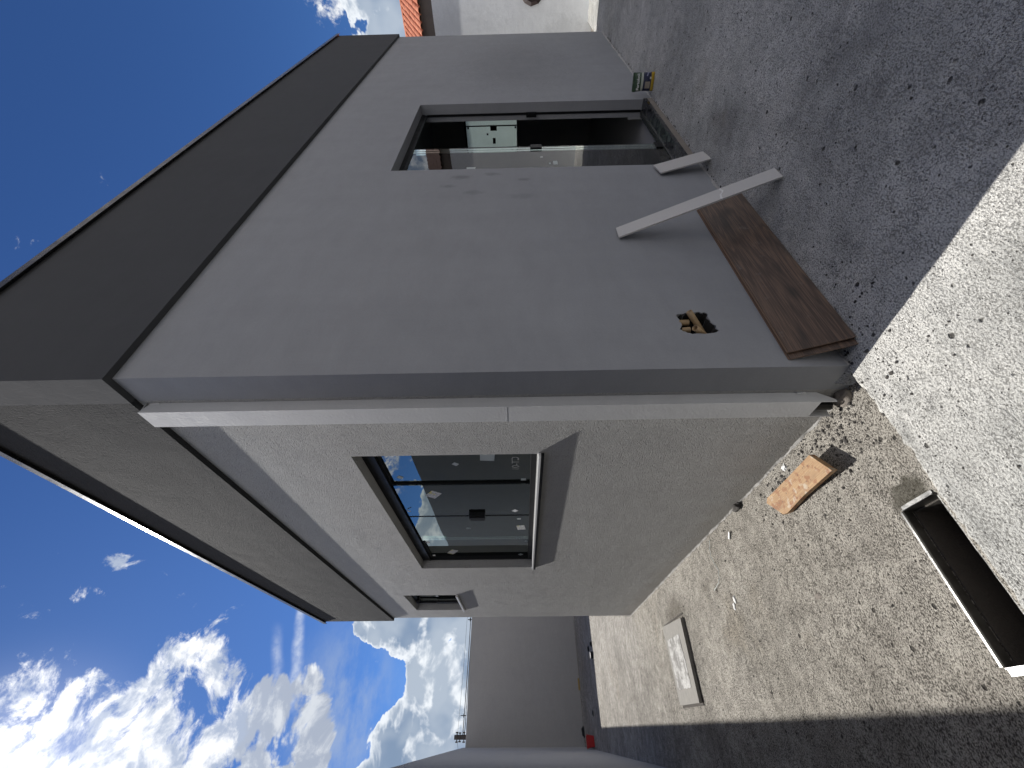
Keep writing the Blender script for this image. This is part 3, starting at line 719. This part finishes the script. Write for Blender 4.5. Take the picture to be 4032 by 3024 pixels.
# ------------------------------------------------------------------ boundary walls
def wall(name, p0, p1, th, z0, z1, m, label, segs=60, top=.006):
    """long rendered wall with a slightly uneven top; face side is p0->p1 left"""
    bm = bmesh.new(); a = Vector(p0); b = Vector(p1); dr = (b-a).normalized(); nrm = Vector((-dr.y, dr.x))
    rows = []
    for i in range(segs+1):
        p = a+(b-a)*i/segs; w = top*nz(p.x, p.y, 2.5, 4)+top*.4*nz(p.x, p.y, 11, 4); w2 = .002*nz(p.x, p.y, 1.1, 9)
        rows.append([bm.verts.new(v) for v in ((p.x, p.y, z0), (p.x+nrm.x*w2, p.y+nrm.y*w2, z1+w), (p.x+nrm.x*th, p.y+nrm.y*th, z1+w*.6), (p.x+nrm.x*th, p.y+nrm.y*th, z0))])
    for A, B in zip(rows, rows[1:]):
        for j in range(4): bm.faces.new((A[j], B[j], B[(j+1) % 4], A[(j+1) % 4]))
    bm.faces.new(rows[0]); bm.faces.new(rows[-1])
    bmesh.ops.recalc_face_normals(bm, faces=bm.faces[:])
    return tag(from_bm(name, bm, m), label, 'wall')
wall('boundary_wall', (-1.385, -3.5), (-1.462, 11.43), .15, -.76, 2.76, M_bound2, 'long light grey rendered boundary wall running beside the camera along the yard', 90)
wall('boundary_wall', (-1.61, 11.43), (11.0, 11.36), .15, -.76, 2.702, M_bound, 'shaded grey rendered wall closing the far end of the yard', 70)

# ------------------------------------------------------------------ neighbour's house on the right
nb = empty('neighbour_house', (8.4, 0, 0), 'white painted neighbouring house with terracotta tiled eave beyond the far end of the grey house', 'house')
NX = 8.40
def nbp(o): o.parent = nb; o.matrix_parent_inverse = Matrix.Translation((-8.4, 0, 0)); return o
bm = bmesh.new()
ny_ = axis([(-7, 9, .12)]); prev = None
for y in ny_:
    w = .012*nz(y, 0, 1.2, 1)
    cur = [bm.verts.new(v) for v in ((NX, y, -.4), (NX+.004*nz(y, 1, 1.5, 3), y, 2.715+w), (NX+.15, y, 2.715+w), (NX+.15, y, -.4))]
    if prev:
        for j in range(4): bm.faces.new((prev[j], cur[j], cur[(j+1) % 4], prev[(j+1) % 4]))
    else: bm.faces.new(cur)
    prev = cur
bm.faces.new(prev); bmesh.ops.recalc_face_normals(bm, faces=bm.faces[:])
nbp(from_bm('wall', bm, M_white))
bm = bmesh.new(); add_box(bm, NX+.012, NX+.05, -7, 9, 2.70, 2.93); bmesh.ops.recalc_face_normals(bm, faces=bm.faces[:]); nbp(from_bm('eave_board', bm, M_fascia))
bm = bmesh.new(); add_box(bm, NX+.16, NX+4.0, -7, 9, -.4, 2.69); bmesh.ops.recalc_face_normals(bm, faces=bm.faces[:]); nbp(from_bm('house_body', bm, M_white))
SL = math.atan(.30)
def tile_bm(bm, mtx, w=.104, L=.42, n=7):
    r = w*.56
    R0 = []; R1 = []; R2 = []; R3 = []
    for i in range(n+1):
        a = math.pi*i/n
        R0.append(bm.verts.new(mtx @ Vector((0, -r*math.cos(a)*1.0, r*math.sin(a)*.75)))); R1.append(bm.verts.new(mtx @ Vector((L, -r*math.cos(a)*.9, r*math.sin(a)*.7))))
        R2.append(bm.verts.new(mtx @ Vector((0, -(r-.010)*math.cos(a), (r-.010)*math.sin(a)*.75-.002)))); R3.append(bm.verts.new(mtx @ Vector((L, -(r-.010)*math.cos(a)*.9, (r-.01)*math.sin(a)*.7-.002))))
    for i in range(n):
        bm.faces.new((R0[i], R0[i+1], R1[i+1], R1[i])); bm.faces.new((R2[i], R3[i], R3[i+1], R2[i+1])); bm.faces.new((R0[i], R2[i], R2[i+1], R0[i+1]))
bm = bmesh.new(); tile_bm(bm, Matrix.Identity(4))
tme = bpy.data.meshes.new('roof_tile'); bmesh.ops.recalc_face_normals(bm, faces=bm.faces[:]); bm.to_mesh(tme); bm.free(); tme.materials.append(M_tile)
M_told = plain('roof_tile_weathered', (0.06, 0.035, 0.028), .9, var=.4, scale=20); tme2 = tme.copy(); tme2.materials.clear(); tme2.materials.append(M_told)
rest = bmesh.new(); rr = random.Random(5)
def tile_m(i, k):
    s = -.10+k*.36
    return Matrix.Translation((NX+.02+s*math.cos(SL), i*.105+rr.uniform(-.004, .004), 2.925+s*math.sin(SL)+rr.uniform(-.002, .003)+.006)) @ Matrix.Rotation(-SL, 4, 'Y') @ Matrix.Rotation(rr.uniform(-.02, .02), 4, 'Z')
for i in range(-60, 80):
    for k in range(8):
        mt = tile_m(i, k)
        if -14 <= i <= 14:
            o = bpy.data.objects.new('roof_tile', tme2 if i < -7 else tme); COL.objects.link(o); o.parent = nb; o.matrix_parent_inverse = Matrix.Translation((-8.4, 0, 0)); o.matrix_basis = mt
        else: tile_bm(rest, mt, n=5)
nbp(from_bm('roof_tiles', rest, M_told, kind='stuff'))
bm = bmesh.new(); mt = Matrix.Translation((NX+.06, 0, 2.905)) @ Matrix.Rotation(-SL, 4, 'Y'); add_box(bm, 0, 2.9, -7, 9, -.02, .008, mt); bmesh.ops.recalc_face_normals(bm, faces=bm.faces[:]); nbp(from_bm('roof_deck', bm, M_fascia))
# ridge course
for i in range(-6, 7):
    s = 2.78; mt = Matrix.Translation((NX+.02+s*math.cos(SL), i*.40, 2.945+s*math.sin(SL))) @ Matrix.Rotation(rad(90), 4, 'Z') @ Matrix.Scale(1.5, 4, (0, 1, 0))
    o = bpy.data.objects.new('ridge_tile', tme); COL.objects.link(o); o.parent = nb; o.matrix_parent_inverse = Matrix.Translation((-8.4, 0, 0)); o.matrix_basis = mt
# dark object on the white wall, cut off by the frame
bm = bmesh.new()
pr = [(-.105, 1.00), (-.150, 1.105), (-.23, 1.18), (-.33, 1.18), (-.40, 1.08), (-.41, .93), (-.33, .81), (-.22, .79), (-.140, .87)]
a = [bm.verts.new((NX-.002, p[0], p[1])) for p in pr]; b = [bm.verts.new((NX-.05, -.26+(p[0]+.26)*.93, .99+(p[1]-.99)*.93)) for p in pr]; c_ = [bm.verts.new((NX-.075, -.26+(p[0]+.26)*.6, .99+(p[1]-.99)*.6)) for p in pr]
n_ = len(pr)
for A, B in ((a, b), (b, c_)):
    for i in range(n_): bm.faces.new((A[i], A[(i+1) % n_], B[(i+1) % n_], B[i]))
bm.faces.new(a); bm.faces.new(c_); bmesh.ops.recalc_face_normals(bm, faces=bm.faces[:])
tag(from_bm('wall_plaque', bm, M_brown), 'dark reddish brown faceted object on the white neighbouring wall at the picture edge', 'ornament')

# ------------------------------------------------------------------ utility pole and lines beyond the far wall
pole = empty('utility_pole', (-1.727, 45, -.46), 'dark utility pole top showing above the far end wall', 'utility pole')
def pp(o): o.parent = pole; o.matrix_parent_inverse = Matrix.Translation((1.727, -45, .46)); return o
bm = bmesh.new()
A = [bm.verts.new((-1.727+.20*math.cos(a)*(1), 45+.20*math.sin(a), -.46)) for a in [2*math.pi*i/12 for i in range(12)]]
B = [bm.verts.new((-1.727+.165*math.cos(a), 45+.165*math.sin(a), 7.28)) for a in [2*math.pi*i/12 for i in range(12)]]
for i in range(12): bm.faces.new((A[i], A[(i+1) % 12], B[(i+1) % 12], B[i]))
bm.faces.new(B); bm.faces.new(A); bmesh.ops.recalc_face_normals(bm, faces=bm.faces[:])
pp(from_bm('shaft', bm, M_pole, smooth=False))
for z, hw in ((7.04, .36), (6.78, .33), (6.43, .36)):
    pp(box('crossarm', -1.727-hw, -1.727+hw, 44.78, 44.86, z-.035, z+.035, M_pole))
    for sx in (-1, 1): pp(tube('insulator', [(-1.727+sx*(hw-.05), 44.82, z-.10), (-1.727+sx*(hw-.05), 44.82, z+.12)], .045, M_pole, None, 8))
def sagpts(a, b, sag, n=24):
    return [(a[0]+(b[0]-a[0])*t, a[1]+(b[1]-a[1])*t, a[2]+(b[2]-a[2])*t-sag*4*t*(1-t)) for t in [i/n for i in range(n+1)]]
tag(tube('power_cable', sagpts((-1.6, 44.82, 7.0), (26, 45, 7.2), .35), .012, M_wire, None, 6), 'thin topmost power line strung from the pole above the far wall', 'cable', 'power lines')
tag(tube('power_cable', sagpts((-1.6, 44.82, 6.55), (26, 45, 6.9), .3), .035, M_wire, None, 6), 'thick middle power line strung from the pole above the far wall', 'cable', 'power lines')
tag(tube('power_cable', sagpts((-1.6, 44.82, 6.40), (26, 45, 6.55), .22), .028, M_wire, None, 6), 'lowest power line running just above the top of the far wall', 'cable', 'power lines')
tag(tube('power_cable', [(-1.8, 44.82, 7.04), (-9, 44, 5.2)], .012, M_wire, None, 6), 'thin line dropping left from the utility pole', 'cable', 'power lines')
for x, za, zb, lb in ((-.287, 6.33, 6.84, 'dark cable spacer on the power lines nearest the pole'), (7.15, 6.23, 6.67, 'dark cable spacer on the power lines beside the corner of the grey house')):
    bm = bmesh.new(); add_box(bm, x-.03, x+.03, 44.8, 44.9, za, zb); add_box(bm, x-.14, x+.14, 44.79, 44.91, za+.19, za+.25)
    bmesh.ops.recalc_face_normals(bm, faces=bm.faces[:]); tag(from_bm('cable_spacer', bm, M_wire), lb, 'cable spacer', 'cable spacers')

# ------------------------------------------------------------------ things lying in the yard
def basis(o, ux, uy):
    ux = Vector(ux).normalized(); uz = ux.cross(Vector(uy)).normalized(); uy = uz.cross(ux)
    m = Matrix((ux, uy, uz)).transposed().to_4x4(); m.translation = Vector(o); return m
# two laminate boards leaning on the front wall (local x = length, y = width, z = thickness)
def board(name, o, ux, uy, L, Wd, th, m, label, cat, group=None, edge=None, bev=.0012):
    t_ = empty(name, (0, 0, 0), label, cat, group); t_.matrix_world = basis(o, ux, uy)
    bm = bmesh.new(); add_box(bm, 0, L, 0, Wd, 0, th); bmesh.ops.bevel(bm, geom=bm.edges[:], offset=bev, segments=1, affect='EDGES'); bmesh.ops.recalc_face_normals(bm, faces=bm.faces[:])
    face = from_bm('face_layer', bm, m, t_)
    if edge:
        bm = bmesh.new(); add_box(bm, .004, L-.002, .003, Wd+.006, -.0062, -.0002); bmesh.ops.recalc_face_normals(bm, faces=bm.faces[:]); from_bm('core_layer', bm, edge, t_)
    return t_
up_ = Vector((0, .076, .222))
board('laminate_board', (.060, -.1005, .006), (1.262, -.003, -.003), (0, .085, .228), 1.262, .238, .0035, M_lam, 'dark walnut laminate plank on the front of the pair leaning on the wall foot', 'floor board', 'walnut laminate planks', M_lamedge)
board('laminate_board', (.034, -.0865, .003), (1.268, -.003, -.001), (0, .0835, .229), 1.268, .240, .0035, M_lam, 'walnut laminate plank hidden behind the front plank against the wall foot', 'floor board', 'walnut laminate planks', M_lamedge)
# white trim strips
def trim(o, top, wdir, wid, th, label, crack=None):
    a = Vector(o); L = (Vector(top)-a).length
    t_ = empty('trim_strip', (0, 0, 0), label, 'trim strip', 'white trim strips leaning on the wall'); t_.matrix_world = basis(o, Vector(top)-a, wdir)
    parts = [(0, L)] if crack is None else [(0, crack), (crack, L)]
    rg = random.Random(2)
    n = 7; jag = [(wid*i/n, rg.uniform(-.006, .006)+(.03*i/n)) for i in range(n+1)]
    for k, (s0, s1) in enumerate(parts):
        lo = [(s0+(j if (k == 1) else 0), y) for y, j in jag]; hi = [(s1+(j-.0035 if (k == 0 and crack) else 0), y) for y, j in jag]
        o_ = prism('strip_piece', lo+hi[::-1], 0, th, M_strip, t_)
    if crack is not None:
        prism('crack_filler', [(crack+j-.005, y) for y, j in jag]+[(crack+j+.004, y) for y, j in jag][::-1], .0005, th+.0012, M_plaster, t_)
    return t_
trim((1.079, -.325, .004), (1.083, -.012, .762), (-1, 0, 0), .100, .009, 'long white trim strip with a cracked joint, leaning across the laminate planks', .255)
trim((1.983, -.078, .012), (1.930, -.014, .355), (-1, 0, -.02), .138, .009, 'short white trim strip leaning on the wall beside the door threshold')

# grout bag by the wall
bag = empty('grout_bag', (3.58, -.125, 0), 'small green, blue and yellow bag of grout standing by the wall past the door', 'bag')
def bag_mesh():
    bm = bmesh.new(); nu, nv = 14, 16; W_, H_, T_ = .150, .190, .052
    F = []
    for s in (-1, 1):
        g_ = []
        for j in range(nv+1):
            v = j/nv; row = []
            for i in range(nu+1):
                u = i/nu
                k = (math.sin(math.pi*min(1, max(0, u)))**.45)*(math.sin(math.pi*min(1, .12+v*.88))**.55)
                ww = W_*(1-.05*math.sin(math.pi*v)); y = -ww/2+ww*u; z = H_*v
                if v > .85: y += .006*math.sin(u*9); z -= .012*math.sin(math.pi*u)*(v-.85)/.15
                x = s*T_/2*k + .004*nz(u*3, v*3, 2, s)*k
                row.append((x, y, z))
            g_.append(row)
        F.append(g_)
    vs = []
    for g_ in F: vs.append([[bm.verts.new(p) for p in r] for r in g_])
    for s in (0, 1):
        for j in range(nv):
            for i in range(nu): bm.faces.new((vs[s][j][i], vs[s][j][i+1], vs[s][j+1][i+1], vs[s][j+1][i]))
    bmesh.ops.remove_doubles(bm, verts=bm.verts[:], dist=1e-4)
    for i in range(nu):   # close the foot
        try: bm.faces.new((vs[0][0][i], vs[0][0][i+1], vs[1][0][i+1], vs[1][0][i]))
        except Exception: pass
    bmesh.ops.recalc_face_normals(bm, faces=bm.faces[:])
    return bm
m, t = mat('grout_bag_print'); p = oc(t)
sx = t.n('ShaderNodeSeparateXYZ'); t.l(p, sx.inputs[0]); y_, z_ = sx.outputs[1], sx.outputs[2]
def band(v, a, b): return t.m('MULTIPLY', t.m('GREATER_THAN', v, a), t.m('LESS_THAN', v, b))
c = t.mix(band(z_, -1, .028), (.035, .06, .035), (.42, .28, .02))
c = t.mix(band(z_, .028, .100), c, (.012, .016, .05))
c = t.mix(t.m('MULTIPLY', band(z_, .036, .082), band(y_, .0, .052)), c, (.30, .26, .21))
c = t.mix(t.m('MULTIPLY', band(z_, .028, .042), band(y_, -.036, -.018)), c, (.50, .50, .45))
dots = t.m('LESS_THAN', t.vor(t.vm('MULTIPLY', p, (0, 1, 1)), 38), .26)
c = t.mix(t.m('MULTIPLY', t.m('MULTIPLY', dots, band(z_, .032, .078)), band(y_, -.075, -.002)), c, (.22, .22, .32))
c = t.mix(band(z_, .100, .120), c, (.38, .40, .34))
c = t.mix(band(z_, .120, .186), c, (.022, .055, .022))
c = t.mix(t.m('MULTIPLY', t.mr(t.noise(p, 45, 4, .6), .55, .7), .25), c, (.25, .25, .25))
finish(t, c, .45, t.noise(p, 40, 4, .6), bdist=.004)
rb = from_bm('sack', bag_mesh(), m, bag, smooth=True)
mtx = Matrix(((0, 0, -1, 0), (-1, 0, 0, 0), (0, 1, 0, 0), (0, 0, 0, 1)))   # text facing -x, reading towards -y
text_mesh('printed_name', 'Portokoll', .034, Matrix.Translation((-.0285, 0, .148)) @ mtx, M_stickw, bag, .0006)
box('top_seam', -.002, .002, -.072, .072, .178, .196, m, bag)
bag.rotation_euler = (rad(-1), rad(4), rad(14))

# raw board propped on a stone
P = [Vector((-.142, .462, -.013)), Vector((-.262, .388, -.015)), Vector((-.130, .985, -.050)), Vector((-.262, .900, -.052))]
ux = (P[2]-P[0]); uy = (P[1]-P[0])
wb = empty('wood_offcut', (0, 0, 0), 'short orange brown rough board lying tilted on the sunlit concrete beside the house wall', 'wood offcut')
wb.matrix_world = basis(P[0], ux, uy); inv = wb.matrix_world.inverted()
L4 = [inv @ v for v in P]
out_ = [(L4[0].x, L4[0].y), (L4[2].x*.5, L4[2].y*.5+.002), (L4[2].x-.03, L4[2].y), (L4[2].x, L4[2].y+.018), (L4[3].x+.012, L4[3].y-.035), (L4[3].x-.012, L4[3].y-.008), (L4[3].x-.06, L4[3].y), (L4[1].x*.5+L4[3].x*.5, L4[1].y), (L4[1].x, L4[1].y)]
# choose which way is up
nrm = wb.matrix_world.to_3x3() @ Vector((0, 0, 1)); zz = (-.024, 0) if nrm.z > 0 else (0, .024)
prism('plank', out_, zz[0], zz[1], M_ply, wb)
def stone(name, loc, r, m, seed, sub=2, parent=None, sq=(1, 1, .7)):
    bm = bmesh.new(); bmesh.ops.create_icosphere(bm, subdivisions=sub, radius=r)
    for v in bm.verts:
        n = noise.noise_vector(v.co/r*1.3+Vector((seed, seed*2, 0)))*r*.45
        v.co = Vector(((v.co.x+n.x)*sq[0], (v.co.y+n.y)*sq[1], (v.co.z+n.z)*sq[2]))+Vector(loc)
    bmesh.ops.recalc_face_normals(bm, faces=bm.faces[:])
    return from_bm(name, bm, m, parent)
tag(stone('stone', (-.205, .485, ZL+.016), .030, M_mortar, 4), 'lump of dried mortar propping the near end of the orange board', 'stone')

M_lin0 = plain('joint_dark', (0.055, 0.047, 0.04), 0.95, var=.4, scale=20, bump=.006)
# inspection cover
ic = empty('inspection_cover', (-.68, 3.07, ZL), 'raised rectangular concrete inspection cover with a whitewashed panel in the yard', 'inspection cover')
def ipar(o): o.parent = ic; o.matrix_parent_inverse = Matrix.Translation((.68, -3.07, -ZL)); return o
sc_ = 1.0165
def cs(p): return (-1.1095+(p[0]+1.1095)*sc_, -1.2294+(p[1]+1.2294)*sc_)
cov = [(-.970, 2.822), (-.391, 2.792), (-.368, 3.360), (-.971, 3.325)]
o_ = prism('concrete_lid', [cs(p) for p in cov], ZL-.02, -.053, M_cover); ipar(o_)
rg = random.Random(8); pt = [(-.865, 2.918), (-.68, 2.915), (-.492, 2.928), (-.490, 3.10), (-.487, 3.282), (-.67, 3.288), (-.865, 3.271), (-.868, 3.09)]; pt2 = []
for i, p_ in enumerate(pt):
    q_ = pt[(i+1) % len(pt)]
    for k in range(8): pt2.append((p_[0]+(q_[0]-p_[0])*k/8+rg.uniform(-.005, .005), p_[1]+(q_[1]-p_[1])*k/8+rg.uniform(-.005, .005)))
ipar(prism('whitewash_panel', [cs(p) for p in pt2], -.0528, -.0505, M_patch))

for b_ in ((-.985, -.367, 2.875, 2.896), (-.985, -.969, 2.897, 3.42), (-.349, -.337, 2.86, 3.45)):  # thin dark strips along three sides of the lid
    ipar(box('joint_strip', b_[0], b_[1], b_[2], b_[3], ZL-.02, ZL+.006, M_lin0))
# drain frame round the open pit
dr = empty('drain_frame', (PX0, PY1, ZL), 'open rectangular drain pit edged with a bright aluminium angle frame', 'drain frame')
def dpar(o): o.parent = dr; o.matrix_parent_inverse = Matrix.Translation((-PX0, -PY1, -ZL)); return o
def angle(name, p0, p1, inn, wdt=.012, dep=.024):
    """L-shaped bar from p0 to p1 (xy), inn = unit vector into the pit"""
    bm = bmesh.new(); a = Vector(p0).to_3d(); b = Vector(p1).to_3d(); i_ = Vector(inn).to_3d(); dz = Vector((0, 0, 1))
    prof = [(-wdt, .004), (-wdt, .007), (-.004, .007), (-.003, .012), (.001, .012), (.003, .006), (.003, -dep), (.0, -dep), (0, .004)]
    n = 14; rows = []
    for k in range(n+1):
        p = a+(b-a)*k/n; w = .0016*nz(p.x, p.y, 14, 5)
        rows.append([bm.verts.new(p+i_*(u+w)+dz*(ZL+.003+v+w)) for u, v in prof])
    m_ = len(prof)
    for A, B in zip(rows, rows[1:]):
        for j in range(m_): bm.faces.new((A[j], A[(j+1) % m_], B[(j+1) % m_], B[j]))
    bm.faces.new(rows[0]); bm.faces.new(rows[-1]); bmesh.ops.recalc_face_normals(bm, faces=bm.faces[:])
    return dpar(from_bm(name, bm, M_alu))
angle('frame_bar', (PX0+.004, PY1-.001), (PX1-.004, PY1-.001), (0, -1))
angle('frame_bar', (PX1-.001, PY0+.010), (PX1-.001, PY1-.006), (-1, 0), .015, .03)
angle('frame_bar', (PX0+.001, PY0+.006), (PX0+.001, PY1-.006), (1, 0), .02, .03)

M_pit_floor = plain('pit_shade_floor', (0.030, 0.024, 0.018), 0.6, var=.4, scale=18, bump=.008)  # near-black floor colour carries the shade of the pit
M_lin = plain('pit_shade_lining', (0.060, 0.052, 0.044), 0.9, var=.4, scale=14, bump=.006)  # dark lining added, the pit's shade is put into its colour
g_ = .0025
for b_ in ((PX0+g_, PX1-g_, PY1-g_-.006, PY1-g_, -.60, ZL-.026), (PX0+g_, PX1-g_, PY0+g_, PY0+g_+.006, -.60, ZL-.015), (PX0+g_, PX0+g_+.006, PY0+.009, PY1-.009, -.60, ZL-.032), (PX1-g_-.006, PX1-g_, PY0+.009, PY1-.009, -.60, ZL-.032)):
    dpar(box('added_dark_pit_lining', *b_, M_lin))
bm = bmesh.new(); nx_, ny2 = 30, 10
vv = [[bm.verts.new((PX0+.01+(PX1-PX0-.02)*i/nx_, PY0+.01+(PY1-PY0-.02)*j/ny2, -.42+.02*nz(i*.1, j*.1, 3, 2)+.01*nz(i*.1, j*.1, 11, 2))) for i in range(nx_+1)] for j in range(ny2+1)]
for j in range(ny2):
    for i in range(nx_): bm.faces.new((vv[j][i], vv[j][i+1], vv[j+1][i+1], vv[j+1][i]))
dpar(from_bm('dark_pit_floor', bm, M_pit_floor, smooth=True))
# red tub and scraps at the far end
tub = empty('tub', (-1.335, 9.74, ZL), 'red plastic tub standing in the shade at the far left corner of the yard', 'tub')
bm = bmesh.new()
def ringq(z, hx, hy): return [bm.verts.new((x, y, z)) for x, y in ((-hx, -hy), (hx, -hy), (hx, hy), (-hx, hy))]
rs = [ringq(0, .085, .075), ringq(.145, .103, .09), ringq(.145, .097, .084), ringq(.012, .080, .070)]
for A, B in zip(rs, rs[1:]):
    for j in range(4): bm.faces.new((A[j], A[(j+1) % 4], B[(j+1) % 4], B[j]))
bm.faces.new(rs[0]); bm.faces.new(rs[-1]); bmesh.ops.bevel(bm, geom=[e for e in bm.edges], offset=.004, segments=1, affect='EDGES'); bmesh.ops.recalc_face_normals(bm, faces=bm.faces[:])
from_bm('shell', bm, M_red, tub)
box('rim', -.108, .108, -.094, -.090, .132, .146, M_red, tub); box('rim', -.108, -.104, -.090, .092, .132, .146, M_red, tub); box('rim', .104, .108, -.090, .092, .132, .146, M_red, tub)
tub.rotation_euler = (0, 0, rad(6))
def blob(name, loc, size, m, label, cat, seed, sub=3):
    bm = bmesh.new(); bmesh.ops.create_icosphere(bm, subdivisions=sub, radius=1)
    for v in bm.verts:
        n = noise.noise_vector(v.co*1.6+Vector((seed, 0, seed)))*.45+noise.noise_vector(v.co*5+Vector((seed, 0, seed)))*.12
        p = v.co+n; v.co = Vector((p.x*size[0], p.y*size[1], max(p.z, -.3)*size[2]))+Vector(loc)
    return tag(from_bm(name, bm, m, smooth=True), label, cat)
blob('cloth_scrap', (-1.20, 11.30, ZL+.01), (.10, .05, .05), M_cloth, 'crumpled dark cloth lying at the foot of the far wall near the red tub', 'cloth', 3)
tag(box('timber_batten', -.41, -.17, 11.385, 11.41, ZL, ZL+.035, M_yel), 'thin yellowish batten lying along the foot of the far wall', 'batten')
fb = empty('paint_tin', (-.005, 8.56, ZL), 'small flat tin with pale top on the shadow edge far down the yard', 'tin')
bm = bmesh.new(); bmesh.ops.create_cone(bm, cap_ends=True, segments=20, radius1=.06, radius2=.06, depth=.05)
for v in bm.verts: v.co.z += .025
from_bm('tin_body', bm, M_cloth, fb)
bm = bmesh.new(); bmesh.ops.create_cone(bm, cap_ends=True, segments=20, radius1=.054, radius2=.054, depth=.008)
for v in bm.verts: v.co.z += .0545
from_bm('lid', bm, M_strip, fb)
blob('rubble_piece', (.19, 8.58, ZL+.01), (.045, .03, .03), M_cloth, 'small dark scrap of rubble to the right of the flat tin', 'rubble', 6, 2)
blob('rubble_piece', (.16, 9.02, ZL+.01), (.05, .025, .025), M_cloth, 'small dark scrap lying behind the flat tin near the far wall', 'rubble', 7, 2)
blob('rubble_piece', (-.90, 9.35, ZL+.01), (.05, .03, .02), M_cloth, 'flat dark scrap between the flat tin and the red tub', 'rubble', 8, 2)

# small bits: chip, plaster dabs, wire
mt = basis((-.118, 1.577, ZL+.006), (-.033, .029, 0), (1, 1, 0))
tag(box('white_chip', -.024, .024, -.008, .008, -.003, .003, M_stickw, mtx=mt), 'small white rectangular chip on the concrete near the house wall', 'chip')
blob('plaster_dab', (-.462, 1.806, ZL+.001), (.024, .016, .006), M_plaster, 'elongated white plaster splash on the yard, nearer half', 'plaster splash', 11)
blob('plaster_dab', (-.498, 1.842, ZL+.001), (.024, .015, .005), M_plaster, 'elongated white plaster splash on the yard, its farther half', 'plaster splash', 15)
blob('plaster_dab', (-.045, .760, ZL+.001), (.018, .022, .006), M_plaster, 'white plaster crumb between the orange board and the house wall', 'plaster splash', 21)
blob('plaster_dab', (-.634, .949, ZL), (.014, .030, .004), M_mortar, 'pale dried mortar drip in the middle of the yard', 'plaster splash', 25)
wp = [(-.044, 1.870), (-.085, 1.905), (-.138, 1.943), (-.19, 1.925), (-.249, 1.893), (-.295, 1.91), (-.322, 1.937), (-.342, 2.01), (-.350, 2.077)]
wp2 = []
for i in range(len(wp)-1):
    for k in range(4): wp2.append((wp[i][0]+(wp[i+1][0]-wp[i][0])*k/4, wp[i][1]+(wp[i+1][1]-wp[i][1])*k/4, ZL+.010+.004*math.sin(i+k)))
tag(tube('wire_offcut', wp2, .0022, M_stick, None, 6), 'thin pale curved wire lying on the sunlit concrete', 'wire')
blob('mortar_lump', (-.016, 1.345, ZL+.01), (.022, .05, .022), M_peb, 'dark crumb of debris stuck at the foot of the side wall', 'debris', 31)
blob('mortar_lump', (-.020, .185, ZL+.012), (.036, .050, .034), M_mortar, 'rough mortar heap under the foot of the downspout', 'mortar heap', 33)

# scattered crumbs of gravel (uncountable)
rg = random.Random(12); bm = bmesh.new()
def crumb(x, y, z, r):
    res = bmesh.ops.create_icosphere(bm, subdivisions=1, radius=r)
    s = (rg.uniform(.7, 1.4), rg.uniform(.7, 1.4), rg.uniform(.35, .7)); a = rg.uniform(0, 6.28)
    for v in res['verts']:
        k = rg.uniform(.75, 1.2); c = Vector((v.co.x*s[0]*k, v.co.y*s[1]*k, v.co.z*s[2]*k)); c.rotate(Matrix.Rotation(a, 3, 'Z')); v.co = c+Vector((x, y, z))
for _ in range(330):
    y = abs(rg.gauss(0, .45))+.16; x = -abs(rg.gauss(0, .13+.05*y))-.01
    if y > 3 or x < -1.3: continue
    r = min(.012, .0022+abs(rg.gauss(0, .0028)))
    crumb(x, y, z_low(x, y)+r*.2, r)
for _ in range(200):
    x = rg.uniform(-1.3, -.02); y = rg.uniform(.3, 4.5)
    if PX0-.03 < x < PX1+.03 and y < PY1+.03: continue
    r = .002+abs(rg.gauss(0, .0022)); crumb(x, y, z_low(x, y)+r*.2, r)
for _ in range(50):
    x, y = -.105+rg.gauss(0, .03), .84+rg.gauss(0, .04); r = rg.uniform(.003, .008); crumb(x, y, z_low(x, y)+r*.2, r)
for _ in range(260):
    x = rg.uniform(-1.2, 4.5); y = -abs(rg.gauss(0, .7))-.01
    r = .0018+abs(rg.gauss(0, .0022)); crumb(x, y, z_slab(x, y)+r*.2, r)
for _ in range(120):
    x = rg.uniform(-.25, .4); y = rg.gauss(-.1, .08) if x < 0 else -abs(rg.gauss(0, .10))
    r = .002+abs(rg.gauss(0, .0025)); crumb(x, y, z_slab(x, y)+r*.2, r)
for _ in range(160):
    x = rg.uniform(.0, 6.5); r = .003+abs(rg.gauss(0, .003)); y = -.004-r-abs(rg.gauss(0, .01)); crumb(x, y, z_slab(x, y)+r*.2, r)
gr = from_bm('gravel', bm, M_peb, None, 'stuff'); gr['label'] = 'dark crumbs of gravel scattered over the concrete'

bpy.context.view_layer.update()
